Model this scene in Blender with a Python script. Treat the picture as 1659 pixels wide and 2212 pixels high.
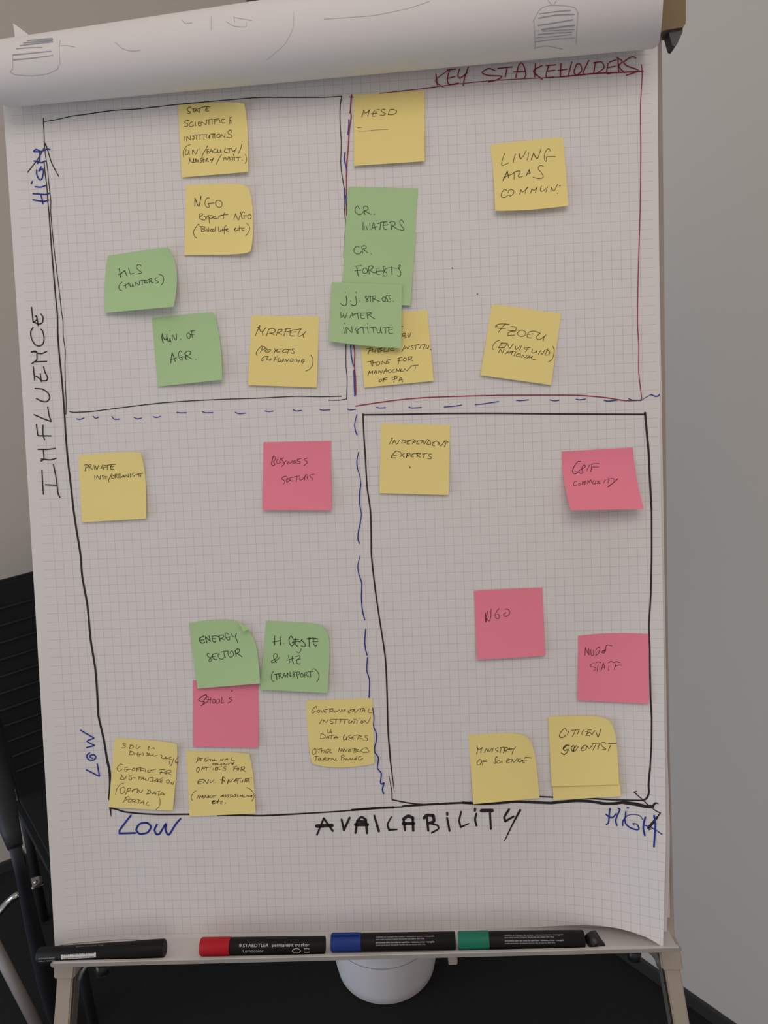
import bpy, bmesh, math
import numpy as np
from mathutils import Vector, Matrix

for o in list(bpy.data.objects): bpy.data.objects.remove(o)
SC = bpy.context.scene
COL = SC.collection

# ------------------------------------------------------------------ place frame
# board plane: u right, v down the sheet, h out of the sheet towards the room (cm)
TAU = math.radians(15)
U = np.array([1., 0, 0]); V = np.array([0, -math.sin(TAU), -math.cos(TAU)]); N = -np.array([0, math.cos(TAU), -math.sin(TAU)])
ORG = np.array([0, 0, 140.])
RM = np.array([[0.9982005301753548, 0.04335927802795946, 0.04142070214922219],
               [-0.04063374792879642, 0.9970888580817274, -0.06451904849372744],
               [-0.04409761996865024, 0.0627198700426829, 0.9970564767428821]])
CAM = np.array([4.18292173, -5.3087884, -84.28914076])
F = 1650.; CX = 829.5; CY = 1106.
def P(u, v, h=0.):                       # board frame (cm) -> world (m)
    q = ORG + u*U + v*V + h*N
    return (q[0]/100, q[1]/100, q[2]/100)
def pl(x, y, h=0.):                      # sight line of a measured point met with the plane h
    d = RM.T @ np.array([(x-CX)/F, (y-CY)/F, 1.])
    q = CAM + d*((-h-CAM[2])/d[2])
    return q[0], q[1]
BW = np.column_stack([U, V, -N])
CAMW = ORG + BW @ CAM
def atz(x, y, z):
    d = BW @ (RM.T @ np.array([(x-CX)/F, (y-CY)/F, 1.]))
    q = CAMW + d*((z-CAMW[2])/d[2])
    return q

# ------------------------------------------------------------------ camera
cd = bpy.data.cameras.new('camera'); cam = bpy.data.objects.new('camera', cd); COL.objects.link(cam)
RX = BW @ RM[0]; RY = -(BW @ RM[1]); RZ = -(BW @ RM[2])
M = Matrix([[RX[0], RY[0], RZ[0], CAMW[0]/100], [RX[1], RY[1], RZ[1], CAMW[1]/100], [RX[2], RY[2], RZ[2], CAMW[2]/100], [0, 0, 0, 1]])
cam.matrix_world = M
cd.sensor_fit = 'VERTICAL'; cd.sensor_height = 36.; cd.lens = 36.*F/2212.; cd.clip_start = .02
SC.camera = cam

# ------------------------------------------------------------------ light
def srgb(r, g, b):
    f = lambda c: (c/255/12.92) if c/255 <= .04045 else ((c/255+.055)/1.055)**2.4
    return (f(r), f(g), f(b), 1)
W = bpy.data.worlds.new('room_light'); SC.world = W; W.use_nodes = True
W.node_tree.nodes['Background'].inputs[0].default_value = (1.0, .935, .90, 1)
W.node_tree.nodes['Background'].inputs[1].default_value = .43
def area(name, loc, target, size, power, colr, sy=None):
    l = bpy.data.lights.new(name, 'AREA'); l.energy = power; l.color = colr; l.size = size
    if sy: l.shape = 'RECTANGLE'; l.size_y = sy
    o = bpy.data.objects.new(name, l); COL.objects.link(o); o.location = loc
    o.rotation_euler = (Vector(target)-Vector(loc)).to_track_quat('-Z', 'Y').to_euler()
    return o
area('ceiling_lamp', (.1, -1.2, 2.7), (0.1, .1, 0.9), 1.3, 8.5, (1, .88, .80), .8)
area('window_daylight', (-2.3, -.65, 1.0), (0, .1, .9), 1.3, 19, (.66, .82, 1), 1.6)
SC.view_settings.view_transform = 'Standard'; SC.view_settings.look = 'None'
SC.view_settings.exposure = -0.02; SC.view_settings.gamma = 1; SC.view_settings.use_curve_mapping = False

# ------------------------------------------------------------------ materials
MATS = {}
def mat(name, colr, rough=.8, metal=0., noise=0., scale=30., bump=0., spec=.5, sheen=0):
    if name in MATS: return MATS[name]
    m = bpy.data.materials.new(name); m.use_nodes = True; nt = m.node_tree; b = nt.nodes['Principled BSDF']
    b.inputs['Base Color'].default_value = colr; b.inputs['Roughness'].default_value = rough; b.inputs['Metallic'].default_value = metal
    b.inputs['Specular IOR Level'].default_value = spec
    if noise or bump:
        tc = nt.nodes.new('ShaderNodeTexCoord'); nz = nt.nodes.new('ShaderNodeTexNoise')
        nz.inputs['Scale'].default_value = scale; nz.inputs['Detail'].default_value = 4
        nt.links.new(tc.outputs['Object'], nz.inputs['Vector'])
        if noise:
            mx = nt.nodes.new('ShaderNodeMix'); mx.data_type = 'RGBA'
            mx.inputs[6].default_value = tuple(c*(1-noise) for c in colr[:3])+(1,); mx.inputs[7].default_value = tuple(min(1, c*(1+noise)) for c in colr[:3])+(1,)
            nt.links.new(nz.outputs['Fac'], mx.inputs[0]); nt.links.new(mx.outputs[2], b.inputs['Base Color'])
        if bump:
            bp = nt.nodes.new('ShaderNodeBump'); bp.inputs['Strength'].default_value = bump; bp.inputs['Distance'].default_value = .002
            nt.links.new(nz.outputs['Fac'], bp.inputs['Height']); nt.links.new(bp.outputs[0], b.inputs['Normal'])
    MATS[name] = m; return m
PAPER = (.77, .735, .72, 1)
m_paper = mat('plain_paper', PAPER, .75, noise=.012, scale=6, spec=.3)
def grid_paper():
    m = bpy.data.materials.new('squared_paper'); m.use_nodes = True; nt = m.node_tree; b = nt.nodes['Principled BSDF']
    b.inputs['Roughness'].default_value = .75; b.inputs['Specular IOR Level'].default_value = .3
    uv = nt.nodes.new('ShaderNodeUVMap'); uv.uv_map = 'cm'
    sp = nt.nodes.new('ShaderNodeSeparateXYZ'); nt.links.new(uv.outputs[0], sp.inputs[0])
    def mth(op, a, bb=None, cc=None):
        n = nt.nodes.new('ShaderNodeMath'); n.operation = op
        for i, x in enumerate((a, bb, cc)):
            if x is None: continue
            if isinstance(x, (int, float)): n.inputs[i].default_value = x
            else: nt.links.new(x, n.inputs[i])
        return n.outputs[0]
    x = mth('MULTIPLY', sp.outputs[0], 100.); y = mth('MULTIPLY', sp.outputs[1], 100.)
    def line(c):
        d = mth('ABSOLUTE', mth('SUBTRACT', mth('FRACT', mth('ADD', c, 1000.5)), .5))
        return mth('LESS_THAN', d, .019)
    def rng(c, a, bb): return mth('MULTIPLY', mth('GREATER_THAN', c, a), mth('LESS_THAN', c, bb))
    col = mth('MULTIPLY', line(x), mth('MULTIPLY', rng(x, -37.5, 29.5), rng(y, -70, 48.1)))
    row = mth('MULTIPLY', line(y), mth('MULTIPLY', rng(x, -38.3, 30.5), rng(y, -70, 48.2)))
    g = mth('MAXIMUM', col, row)
    nz = nt.nodes.new('ShaderNodeTexNoise'); nz.inputs['Scale'].default_value = 5; nt.links.new(uv.outputs[0], nz.inputs['Vector'])
    fd = mth('MULTIPLY', g, mth('MULTIPLY_ADD', nz.outputs['Fac'], .5, .5))
    mx = nt.nodes.new('ShaderNodeMix'); mx.data_type = 'RGBA'
    mx.inputs[6].default_value = PAPER; mx.inputs[7].default_value = (.47, .43, .44, 1)
    nt.links.new(fd, mx.inputs[0]); nt.links.new(mx.outputs[2], b.inputs['Base Color'])
    return m
m_grid = grid_paper()
m_note = {'yellow': mat('yellow_note_paper', (.92, .76, .29, 1), .8, noise=.02, scale=15, spec=.25),
          'green': mat('green_note_paper', (.45, .65, .33, 1), .8, noise=.02, scale=15, spec=.25),
          'pink': mat('pink_note_paper', (.92, .255, .35, 1), .8, noise=.02, scale=15, spec=.25)}
m_pen = {'yellow': mat('brown_black_pen', srgb(62, 50, 22), .6), 'green': mat('black_pen_on_green', srgb(22, 40, 22), .6), 'pink': mat('dark_red_pen', srgb(92, 18, 42), .6)}
m_black = mat('black_marker_ink', srgb(30, 24, 24), .5); m_gblack = mat('green_black_ink', srgb(28, 40, 36), .5)
m_blue = mat('blue_marker_ink', srgb(20, 46, 146), .5); m_red = mat('red_marker_ink', srgb(150, 14, 44), .5)
m_pencil = mat('faint_pencil', srgb(182, 178, 180), .8); m_pencil2 = mat('pencil_shading', srgb(158, 160, 165), .8)
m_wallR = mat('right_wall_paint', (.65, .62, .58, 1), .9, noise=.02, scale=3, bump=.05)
m_wallL = mat('left_wall_warm_light', (.62, .55, .48, 1), .9, noise=.02, scale=3, bump=.05)  # same paint as the right wall, warmer light mixed into the colour
m_floor = mat('charcoal_carpet', (.008, .0075, .0075, 1), .95, noise=.3, scale=120, bump=.6)
m_base = mat('dark_baseboard', (.035, .033, .032, 1), .6)
m_metal = mat('beige_painted_metal', (.48, .40, .33, 1), .45, noise=.03, scale=20)
m_tray = mat('grey_aluminium_tray', (.66, .62, .59, 1), .45, metal=.1)
m_metalg = mat('grey_leg_side', (.24, .22, .20, 1), .5)
m_board = mat('board_edge', (.36, .30, .27, 1), .7)
m_brown = mat('brown_cap', srgb(128, 108, 76), .6)
m_hook = mat('dark_grey_hook', (.07, .075, .07, 1), .5)
m_blackp = mat('black_plastic', (.012, .012, .012, 1), .4)
m_body = mat('black_marker_barrel', (.009, .008, .007, 1), .5, spec=.18)
m_capr = mat('red_cap', (.44, .004, .010, 1), .55, spec=.3); m_capb = mat('blue_cap', (.008, .035, .20, 1), .5, spec=.3); m_capg = mat('green_cap', (.008, .17, .10, 1), .5, spec=.3)
m_print = mat('white_print', (.62, .62, .62, 1), .6); m_printg = mat('grey_print', (.20, .20, .20, 1), .6)
m_bin = mat('white_bin_plastic', (.90, .86, .88, 1), .5)
m_ring = mat('grey_seam', (.25, .25, .27, 1), .6)
m_mesh = mat('black_chair_fabric', (.006, .007, .008, 1), .9, noise=.3, scale=60)
m_chairf = mat('black_chair_frame', (.012, .012, .016, 1), .6)
m_chrome = mat('chrome', (.5, .5, .5, 1), .2, metal=1.)

# ------------------------------------------------------------------ helpers
def mesh(name, verts, faces, m, parent=None, smooth=False, uvs=None):
    me = bpy.data.meshes.new(name); me.from_pydata([tuple(v) for v in verts], [], faces); me.update()
    if m: me.materials.append(m)
    if smooth:
        for p in me.polygons: p.use_smooth = True
    if uvs is not None:
        l = me.uv_layers.new(name='cm')
        for lp in me.loops: l.data[lp.index].uv = uvs[lp.vertex_index]
    o = bpy.data.objects.new(name, me); COL.objects.link(o)
    if parent: o.parent = parent
    return o
def empty(name, loc=(0, 0, 0)):
    o = bpy.data.objects.new(name, None); COL.objects.link(o); o.empty_display_size = .05
    o['_'] = 0; del o['_']
    return o
def tag(o, label, cat, group=None):
    o['label'] = label; o['category'] = cat
    if group: o['group'] = group
    return o
def box_pts(name, c8, m, parent=None, bevel=0.):
    # c8: 4 front corners then 4 back corners, same order
    o = mesh(name, c8, [(0, 1, 2, 3), (7, 6, 5, 4), (0, 4, 5, 1), (1, 5, 6, 2), (2, 6, 7, 3), (3, 7, 4, 0)], m, parent)
    bm = bmesh.new(); bm.from_mesh(o.data); bmesh.ops.recalc_face_normals(bm, faces=bm.faces)
    if bevel: bmesh.ops.bevel(bm, geom=bm.edges[:], offset=bevel, segments=2, affect='EDGES')
    bm.to_mesh(o.data); bm.free()
    return o
def pbox(name, quad, h0, h1, m, parent=None, bevel=0.):   # quad in (u,v), front at h0, back at h1
    return box_pts(name, [P(a, b, h0) for a, b in quad]+[P(a, b, h1) for a, b in quad], m, parent, bevel)
def tube(name, pts, r, m, parent=None, n=14, closed_caps=True):
    pts = [Vector(p) for p in pts]; rs = r if isinstance(r, (list, tuple)) else [r]*len(pts)
    vs = []; fs = []; up = None
    for i, p in enumerate(pts):
        t = (pts[min(i+1, len(pts)-1)]-pts[max(i-1, 0)]).normalized()
        if up is None:
            up = Vector((0, 0, 1)) if abs(t.z) < .9 else Vector((1, 0, 0))
        a = t.cross(up).normalized(); b = a.cross(t).normalized(); up = b
        for k in range(n):
            an = 2*math.pi*k/n; q = p+(a*math.cos(an)+b*math.sin(an))*rs[i]; vs.append(q)
    for i in range(len(pts)-1):
        for k in range(n):
            k2 = (k+1) % n; fs.append((i*n+k, i*n+k2, (i+1)*n+k2, (i+1)*n+k))
    fs.append(tuple(range(n))[::-1]); fs.append(tuple((len(pts)-1)*n+k for k in range(n)))
    o = mesh(name, vs, fs, m, parent, True)
    bm = bmesh.new(); bm.from_mesh(o.data); bmesh.ops.recalc_face_normals(bm, faces=bm.faces); bm.to_mesh(o.data); bm.free()
    return o
def lerp(a, b, t): return a+(b-a)*t
def interp(x, xs, ys): return float(np.interp(x, xs, ys))

# handwriting -------------------------------------------------------------
def smooth(pts, k=4):
    if len(pts) < 3: return pts
    out = []
    n = len(pts)
    for i in range(n-1):
        p0 = pts[max(i-1, 0)]; p1 = pts[i]; p2 = pts[i+1]; p3 = pts[min(i+2, n-1)]
        d = math.dist(p1, p2)
        # limit tangents so that sharp corners stay sharp
        def tan(a, b, c):
            ta = ((c[0]-a[0])/2, (c[1]-a[1])/2); la = math.hypot(*ta) or 1
            l = min(la, d); return (ta[0]/la*l*.8, ta[1]/la*l*.8)
        t1 = tan(p0, p1, p2) if i else ((p2[0]-p1[0])*.6, (p2[1]-p1[1])*.6)
        t2 = tan(p1, p2, p3) if i < n-2 else ((p2[0]-p1[0])*.6, (p2[1]-p1[1])*.6)
        for j in range(k):
            t = j/k; a = 2*t**3-3*t*t+1; b = t**3-2*t*t+t; c = -2*t**3+3*t*t; e = t**3-t*t
            out.append((a*p1[0]+b*t1[0]+c*p2[0]+e*t2[0], a*p1[1]+b*t1[1]+c*p2[1]+e*t2[1]))
    out.append(pts[-1])
    return out
def parse(region, s):
    x0, y0, sc = region; out = []
    for st in s.split('|'):
        w = None; st = st.strip()
        if not st: continue
        if st.startswith('w'):
            a, st = st.split(' ', 1); w = [float(q) for q in a[1:].split(':')]
        nums = st.replace(',', ' ').split()
        pts = [(x0+float(nums[i])/sc, y0+float(nums[i+1])/sc) for i in range(0, len(nums)-1, 2)]
        out.append((w, pts))
    return out
def ribbons(strokes, width, surf):
    """strokes in measured positions -> flat ink ribbons lying on the surface"""
    vs = []; fs = []
    for w, pts in strokes:
        w = w or [width]
        if len(pts) == 1: pts = [pts[0], (pts[0][0]+.8, pts[0][1]+.3)]
        sp = smooth(pts); sq = [sp[0]]
        for a, b in zip(sp[:-1], sp[1:]):                # short steps so that the ink follows curved paper
            k = max(1, int(math.dist(a, b)/9))
            sq += [(lerp(a[0], b[0], i/k), lerp(a[1], b[1], i/k)) for i in range(1, k+1)]
        sp = sq; n = len(sp)
        # add round ends
        def dirv(a, b):
            l = math.dist(a, b) or 1; return ((b[0]-a[0])/l, (b[1]-a[1])/l)
        L = []
        for i, p in enumerate(sp):
            d = dirv(sp[max(i-1, 0)], sp[min(i+1, n-1)])
            ww = w[0] if len(w) == 1 else lerp(w[0], w[1], i/(n-1))
            L.append((p, d, ww/2))
        p, d, r = L[0]; L = [((p[0]-d[0]*r, p[1]-d[1]*r), d, r*.35), ((p[0]-d[0]*r*.55, p[1]-d[1]*r*.55), d, r*.85)]+L
        p, d, r = L[-1]; L = L+[((p[0]+d[0]*r*.55, p[1]+d[1]*r*.55), d, r*.85), ((p[0]+d[0]*r, p[1]+d[1]*r), d, r*.35)]
        b = len(vs)
        for p, d, r in L:
            for sg in (-1, 1):
                vs.append(surf(p[0]-d[1]*r*sg, p[1]+d[0]*r*sg))
        for i in range(len(L)-1): fs.append((b+2*i, b+2*i+1, b+2*i+3, b+2*i+2))
    return vs, fs
def ink(name, region, s, width, m, surf, parent, label=None):
    vs, fs = ribbons(parse(region, s), width, surf)
    o = mesh(name, vs, fs, m, parent)
    if label: o['label'] = label
    return o

def ink_each(name, region, s, width, m, surf, parent, label=None):
    for w, pts in parse(region, s):
        vs, fs = ribbons([(w, pts)], width, surf)
        o = mesh(name, vs, fs, m, parent)
# ------------------------------------------------------------------ the room
cor = atz(713, 1615, 0)/100; wr = atz(1573, 2225, 0)/100; wl = atz(0, 1885, 0)/100
dR = np.array([wr[0]-cor[0], wr[1]-cor[1]]); dR /= np.linalg.norm(dR)
dL = np.array([wl[0]-cor[0], wl[1]-cor[1]]); dL /= np.linalg.norm(dL)
def wall(name, d, L, H, nrm, m):
    a = cor[:2]; b = a+d*L; q = nrm*.08
    o = box_pts(name, [(a[0], a[1], 0), (b[0], b[1], 0), (b[0], b[1], H), (a[0], a[1], H), (a[0]+q[0], a[1]+q[1], 0), (b[0]+q[0], b[1]+q[1], 0), (b[0]+q[0], b[1]+q[1], H), (a[0]+q[0], a[1]+q[1], H)], m)
    o['kind'] = 'structure'; return o
def outn(d):
    n = np.array([-d[1], d[0]])
    c = -cor[:2]+np.array([0, -.8])
    return -n if n @ c > 0 else n
wall('wall_right', dR, 4.2, 2.8, outn(dR), m_wallR)
wall('wall_left', dL, 3.6, 2.8, outn(dL), m_wallL)
fl = mesh('floor', [(-4, -4, 0), (4, -4, 0), (4, 4, 0), (-4, 4, 0), (-4, -4, -.05), (4, -4, -.05), (4, 4, -.05), (-4, 4, -.05)], [(0, 1, 2, 3), (7, 6, 5, 4), (0, 4, 5, 1), (1, 5, 6, 2), (2, 6, 7, 3), (3, 7, 4, 0)], m_floor); fl['kind'] = 'structure'
def baseboard(name, d, L):
    n = -outn(d)*.012; a = cor[:2]+n*1.0+d*.012; b = a+d*L; H = .035
    o = box_pts(name, [(a[0], a[1], 0), (b[0], b[1], 0), (b[0], b[1], H), (a[0], a[1], H), (a[0]-n[0], a[1]-n[1], 0), (b[0]-n[0], b[1]-n[1], 0), (b[0]-n[0], b[1]-n[1], H), (a[0]-n[0], a[1]-n[1], H)], m_base, bevel=.002)
    o['kind'] = 'structure'
baseboard('baseboard_right', dR, 4.1); baseboard('baseboard_left', dL, 3.5)
# narrow dark strip in the room corner
n1 = -outn(dR)*.02
a = cor[:2]+dL*.03; b = cor[:2]
o = box_pts('corner_strip', [(a[0]+n1[0], a[1]+n1[1], .04), (b[0]+n1[0], b[1]+n1[1], .04), (b[0]+n1[0], b[1]+n1[1], 2.8), (a[0]+n1[0], a[1]+n1[1], 2.8), (a[0]-.0, a[1], .04), (b[0], b[1], .04), (b[0], b[1], 2.8), (a[0], a[1], 2.8)], mat('dark_corner_strip', (.12, .10, .075, 1), .8)); o['kind'] = 'structure'

# ------------------------------------------------------------------ easel
easel = empty('flipchart_easel'); tag(easel, 'beige and grey metal flip chart easel with marker tray and splayed legs', 'easel')
bq = [(-38.6, -50), (32.0, -50), (31.35, 18), (31.1, 47.5), (-38.9, 47.5)]
def poly_prism(name, quad, h0, h1, m, parent):
    n = len(quad); vs = [P(a, b, h0) for a, b in quad]+[P(a, b, h1) for a, b in quad]
    fs = [tuple(range(n)), tuple(range(2*n-1, n-1, -1))]+[(i, n+i, n+(i+1) % n, (i+1) % n) for i in range(n)]
    return mesh(name, vs, fs, m, parent)
poly_prism('back_board', bq, -.75, -1.9, m_board, easel)
# side posts behind the board, seen right of the sheet low down
pbox('side_post', [(29.4, -40), (31.4, -40), (31.85, 53), (29.7, 53)], -1.95, -3.6, m_metal, easel, .001)
pbox('side_post', [(-39.2, -40), (-37.2, -40), (-37.6, 53), (-39.7, 53)], -1.95, -3.6, m_metal, easel, .001)
# lower legs with sleeves
def leg(sgn):
    if sgn > 0: i0, o0, i1, o1 = 29.95, 31.75, 29.95+.143*87, 31.75+.143*87
    else: i0, o0, i1, o1 = -38.6, -40.5, -38.6-.143*87, -40.5-.143*87
    q = [(i0, 51.5), (o0, 51.5), (o1, 139.5), (i1, 139.5)]
    l = pbox('leg', q, -.9, -2.5, m_metal, easel, .0015)
    s = .35*sgn
    q = [(i0-s*1.2, 50.7), (o0+s*.6-.0, 50.7), (o0+s*.9+.143*sgn*2, 53.8), (i0-s*.9+.143*sgn*2, 53.8)]
    sl = pbox('leg_sleeve', q, -.55, -2.8, m_metal, easel, .002)
    e = .5*sgn
    q = [(i0+sgn*(.143*0)-e*.0, 54), (i0+.02*sgn, 54), (i1+.02*sgn, 139), (i1, 139)]
    ins = pbox('inner_shade_plate', [(i0-.05*sgn, 53.6), (i0, 53.6), (i1, 139.2), (i1-.05*sgn, 139.2)], -.95, -2.5, mat('shaded_leg_side', (.12, .11, .10, 1), .6), l)  # thin dark plate: painted shade on the leg's inner side
    ft = pbox('rubber_foot', [(i1-.25*sgn, 139.0), (o1+.25*sgn, 139.0), (o1+.45*sgn, 143.2), (i1-.05*sgn, 143.2)], -.5, -2.9, m_blackp, l, .002)
leg(1); leg(-1)
# rear support strut
tube('rear_leg', [P(-4, -30, -2.6), (-.04, 1.02, .02)], .011, m_metalg, easel)
q = [pl(966, 2058, -2), pl(988, 2058, -2), pl(988, 2080, -2), pl(969, 2081, -2)]
pbox('tray_bracket', q, -1.6, -2.6, m_metal, easel, .001)
# curved brace at the right sleeve
tube('brace', [P(*pl(1400, 2050, 0), 0), P(*pl(1411, 2058, -.8), -.8), P(*pl(1420, 2070, -1.2), -1.2), P(*pl(1425, 2086, -1.4), -1.4)], .0035, m_metalg, easel, 8)
tube('brace', [P(*pl(188, 2084, 0), 0), P(*pl(183, 2092, -.8), -.8), P(*pl(176, 2102, -1.2), -1.2), P(*pl(171, 2118, -1.4), -1.4)], .002, m_metalg, easel, 8)
# tray: lip top line measured at both ends
L0 = pl(116, 2077, 4.1); L1 = pl(1465, 2043, 4.1)
prof = [(0, 4.1), (-.02, 4.32), (.5, 4.34), (.52, 4.1), (.42, -.3), (-1.55, -.35), (-1.55, -.08), (.28, 0.), (.36, 3.98), (0., 3.98)]
vs = []; fs = []; npf = len(prof)
def trayv(u): return L0[1]+(L1[1]-L0[1])*(u-L0[0])/(L1[0]-L0[0])
for u in (L0[0], L1[0]):
    for dv, h in prof: vs.append(P(u, trayv(u)+dv, h))
for k in range(npf): fs.append((k, (k+1) % npf, npf+(k+1) % npf, npf+k))
fs.append(tuple(range(npf))[::-1]); fs.append(tuple(range(npf, 2*npf)))
tr = mesh('marker_tray', vs, fs, m_tray, easel)
bm = bmesh.new(); bm.from_mesh(tr.data); bmesh.ops.recalc_face_normals(bm, faces=bm.faces); bm.to_mesh(tr.data); bm.free()
q = [(u, trayv(u)+dv) for u, dv in ((L0[0]-.1, .1), (L1[0]+.1, .1), (L1[0]+.1, .5), (L0[0]-.1, .5))]
pbox('lip_shade_strip', q, 4.37, 4.33, mat('shaded_lip', (.33, .31, .29, 1), .5), tr)  # darker plate on the lip's front, its shade put into the colour
# rounded ends of the lip
for L, sg in ((L0, -1), (L1, 1)):
    c = (L[0], trayv(L[0])+.25)
    vv = []; ff = []
    for h in (4.0, 4.33):
        for k in range(9):
            a = -math.pi/2+math.pi*k/8; vv.append(P(c[0]+sg*.3*math.cos(a), c[1]+.26*math.sin(a), h))
    for k in range(8): ff.append((k, k+1, 9+k+1, 9+k))
    ff += [tuple(range(9)), tuple(range(17, 8, -1))]
    mesh('lip_end', vv, ff, mat('shaded_lip', (.33, .31, .29, 1), .5), tr)
# clamping knobs: one in the tray, ones under it
def knobby(name, cpx, h, r, L, ax, parent, mm=m_blackp):
    c = np.array(P(*pl(*cpx, h), h)); a = np.array(ax, float); a /= np.linalg.norm(a)
    pts = [c-a*L/2, c-a*L*.42, c+a*L*.42, c+a*L/2]
    return tube(name, pts, [r*.8, r, r, r*.75], mm, parent, 8)
kb = knobby('tray_clamp', (1282, 2032), 2.8, .0085, .015, V*.5+N*.8+U*.4, easel)
pbox('clamp_arm', [pl(1286, 2026, 3), pl(1297, 2029, 3), pl(1312, 2045, 3), pl(1288, 2043, 3)], 3.3, 2.7, m_blackp, kb, .0005)
kb = knobby('tray_screw', (1370, 2062), 2.2, .0075, .012, V, easel)
pbox('screw_head', [pl(1353, 2052, 2), pl(1383, 2052, 2), pl(1381, 2068, 2), pl(1364, 2072, 2)], 2.6, 1.4, m_blackp, kb, .001)
kb = knobby('tray_screw', (222, 2092), 2.2, .0075, .012, V, easel)
pbox('screw_head', [pl(205, 2084, 2), pl(234, 2084, 2), pl(234, 2104, 2), pl(214, 2107, 2)], 2.6, 1.4, m_blackp, kb, .001)
# header clamp bar, end cap and hook at the top right
pbox('clamp_bar', [(-38.5, -51.5), (31.6, -51.5), (31.6, -49.3), (-38.5, -49.0)], .6, -1.2, m_brown, easel, .002)
q = [(31.3, -56.5), (34.1, -56.5), (34.2, -53), (34.15, -49.75), (33.9, -49.4), (31.9, -49.2), (31.3, -48.85)]
poly_prism('end_cap', q, .3, -1.8, m_brown, easel)
q = [(32.4, -49.6), (33.98, -49.6), (33.95, -49.1), (33.4, -48.0), (33.1, -47.7), (32.85, -47.85)]
poly_prism('coat_hook', q, -.1, -1.6, m_hook, easel)

# ------------------------------------------------------------------ flip chart pad
pad = empty('flip_chart_pad'); tag(pad, 'large squared paper flip chart pad with hand-drawn influence and availability diagram', 'flip chart pad')
VR = [-52, -48, -19, 1, 10, 20, 36, 48.2]; UR = [31.45, 31.3, 30.9, 30.65, 30.5, 30.2, 29.6, 28.6]
VL = [-52, -32, 3, 30, 49]; UL = [-39.15, -39.25, -39.5, -39.65, -39.75]
def sm01(x): return min(1., max(0., x))
def hs(u, v, k=1.):
    ur = interp(v, VR, UR)
    t = sm01((v+2)/50.); A = 4.1*t**1.45*k; u0 = 27-15*sm01(t)
    s = sm01((u-u0)/(ur-u0)) if u > u0 else 0.
    if u > ur: s = (u-u0)/(ur-u0)
    h = A*s**2
    AL = 1.0*sm01((v+20)/70.)**1.5; sl = max(0., (-30-u)/9.5)
    h += AL*sl**2
    return h+.03
def on_sheet(x, y, off=0.):
    h = .03
    for _ in range(25):
        u, v = pl(x, y, h+off); h2 = hs(u, v); h = h+(h2-h)*.8
    return u, v, h+off
bot = [(119.5, 2044), (150, 2038), (189, 2035), (270, 2029), (354, 2029), (405, 2027), (572, 2024), (649, 2022), (716, 2017.6), (783, 2018.8), (894, 2016), (991, 2012), (1060, 2008), (1160, 2003), (1210, 2000), (1256.5, 1998.7), (1295, 2000), (1334, 2005), (1367, 2014), (1403, 2027), (1431, 2046)]
bu = []; bv = []
for x, y in bot:
    u, v, h = on_sheet(x, y); bu.append(u); bv.append(v)
def sheet_mesh(name, m, k, off, du, dvb, parent, uv=True):
    NX, NY = 90, 70; vs = []; uvs = []; fs = []
    for j in range(NY+1):
        for i in range(NX+1):
            s = i/NX; t = j/NY
            v = -49.5+t*98
            for _ in range(3):
                ul = interp(v, VL, UL)+.0; ur = interp(v, VR, UR)+du*sm01((v-10)/30.)
                u = ul+(ur-ul)*s
                v = -49.5+t*(interp(u, bu, bv)+dvb+49.5)
            h = hs(u, v, k)-off
            vs.append(P(u, v, h))
            # arc length along the row keeps the squares square on the curl
            if u > 5:
                n = 24; xs = np.linspace(5, u, n+1); hh = np.array([hs(x, v, k) for x in xs]); arc = 5+np.sum(np.hypot(np.diff(xs), np.diff(hh)))
            elif u < -30:
                n = 8; xs = np.linspace(-30, u, n+1); hh = np.array([hs(x, v, k) for x in xs]); arc = -30-np.sum(np.hypot(np.diff(xs), np.diff(hh)))
            else: arc = u
            uvs.append((arc/100, v/100))
    for j in range(NY):
        for i in range(NX):
            a = j*(NX+1)+i; fs.append((a, a+NX+1, a+NX+2, a+1))
    return mesh(name, vs, fs, m, parent, True, uvs)
sheet = sheet_mesh('top_sheet', m_grid, 1., 0., 0., 0., pad)
sheet['label'] = 'squared sheet carrying the diagram, its right lower corner curling forward'
sheet_mesh('under_sheet', m_paper, .45, .12, 1.05, -.35, pad)
pbox('sheet_block', [(-39.0, -49.8), (31.2, -49.8), (30.8, 47.2), (-39.3, 47.2)], -.2, -.7, m_paper, pad)
def S(off=.02):
    def f(x, y):
        u, v, h = on_sheet(x, y, off); return P(u, v, h)
    return f
OFF = [.012]
def nextS():
    OFF[0] += .0025
    return S(OFF[0])
PX = (0, 0, 1.)
A1 = (40, 230, 9.614); A2 = (40, 640, 4.809); A3 = (0, 1200, 4.423); A4 = (220, 1580, 9.217); A5 = (220, 1700, 4.879)
ink_each('frame_line', A1, '517,245 515,320 530,540 538,830|530,315 700,290 950,235 1100,200 1346,170', 2., m_gblack, nextS(), sheet)
ink_each('frame_line', PX, '180,247.7 240,239 300,235 380,226 460,218.5 560,210.5 640,210.3 700,210 738,208|738,208 735,227 734.4,251 735.2,279 737,301.5 737,323 736,350 738,374 742.4,400 743.8,410 743.4,445 745.7,472 746.4,489 744.4,520 742.2,552', 2.2, m_gblack, nextS(), sheet)
ink_each('frame_line', PX, 'w1.8 747.3,744 747.3,790 749.8,817 748.7,862.5|w2.2 150.4,889 159,890.7 197,889 259,881 342,871 412,866 483,862.5 561,860 643,856 690,857 737,856|w1.8 710,864.5 733,864.5 749,861.5', 2, m_gblack, nextS(), sheet, 'thin dark green black line')
ink_each('axis_line', PX, 'w1.8 96,316 98,334 102.4,363 104.5,386 107.6,415 109.7,433 109.5,460 117,540 129.4,640 132.5,671 136,694 136.7,727 140.8,756 140.4,790 141.3,837.5 142.9,866.6 142.3,894.7', 1.8, m_gblack, nextS(), sheet)
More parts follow.
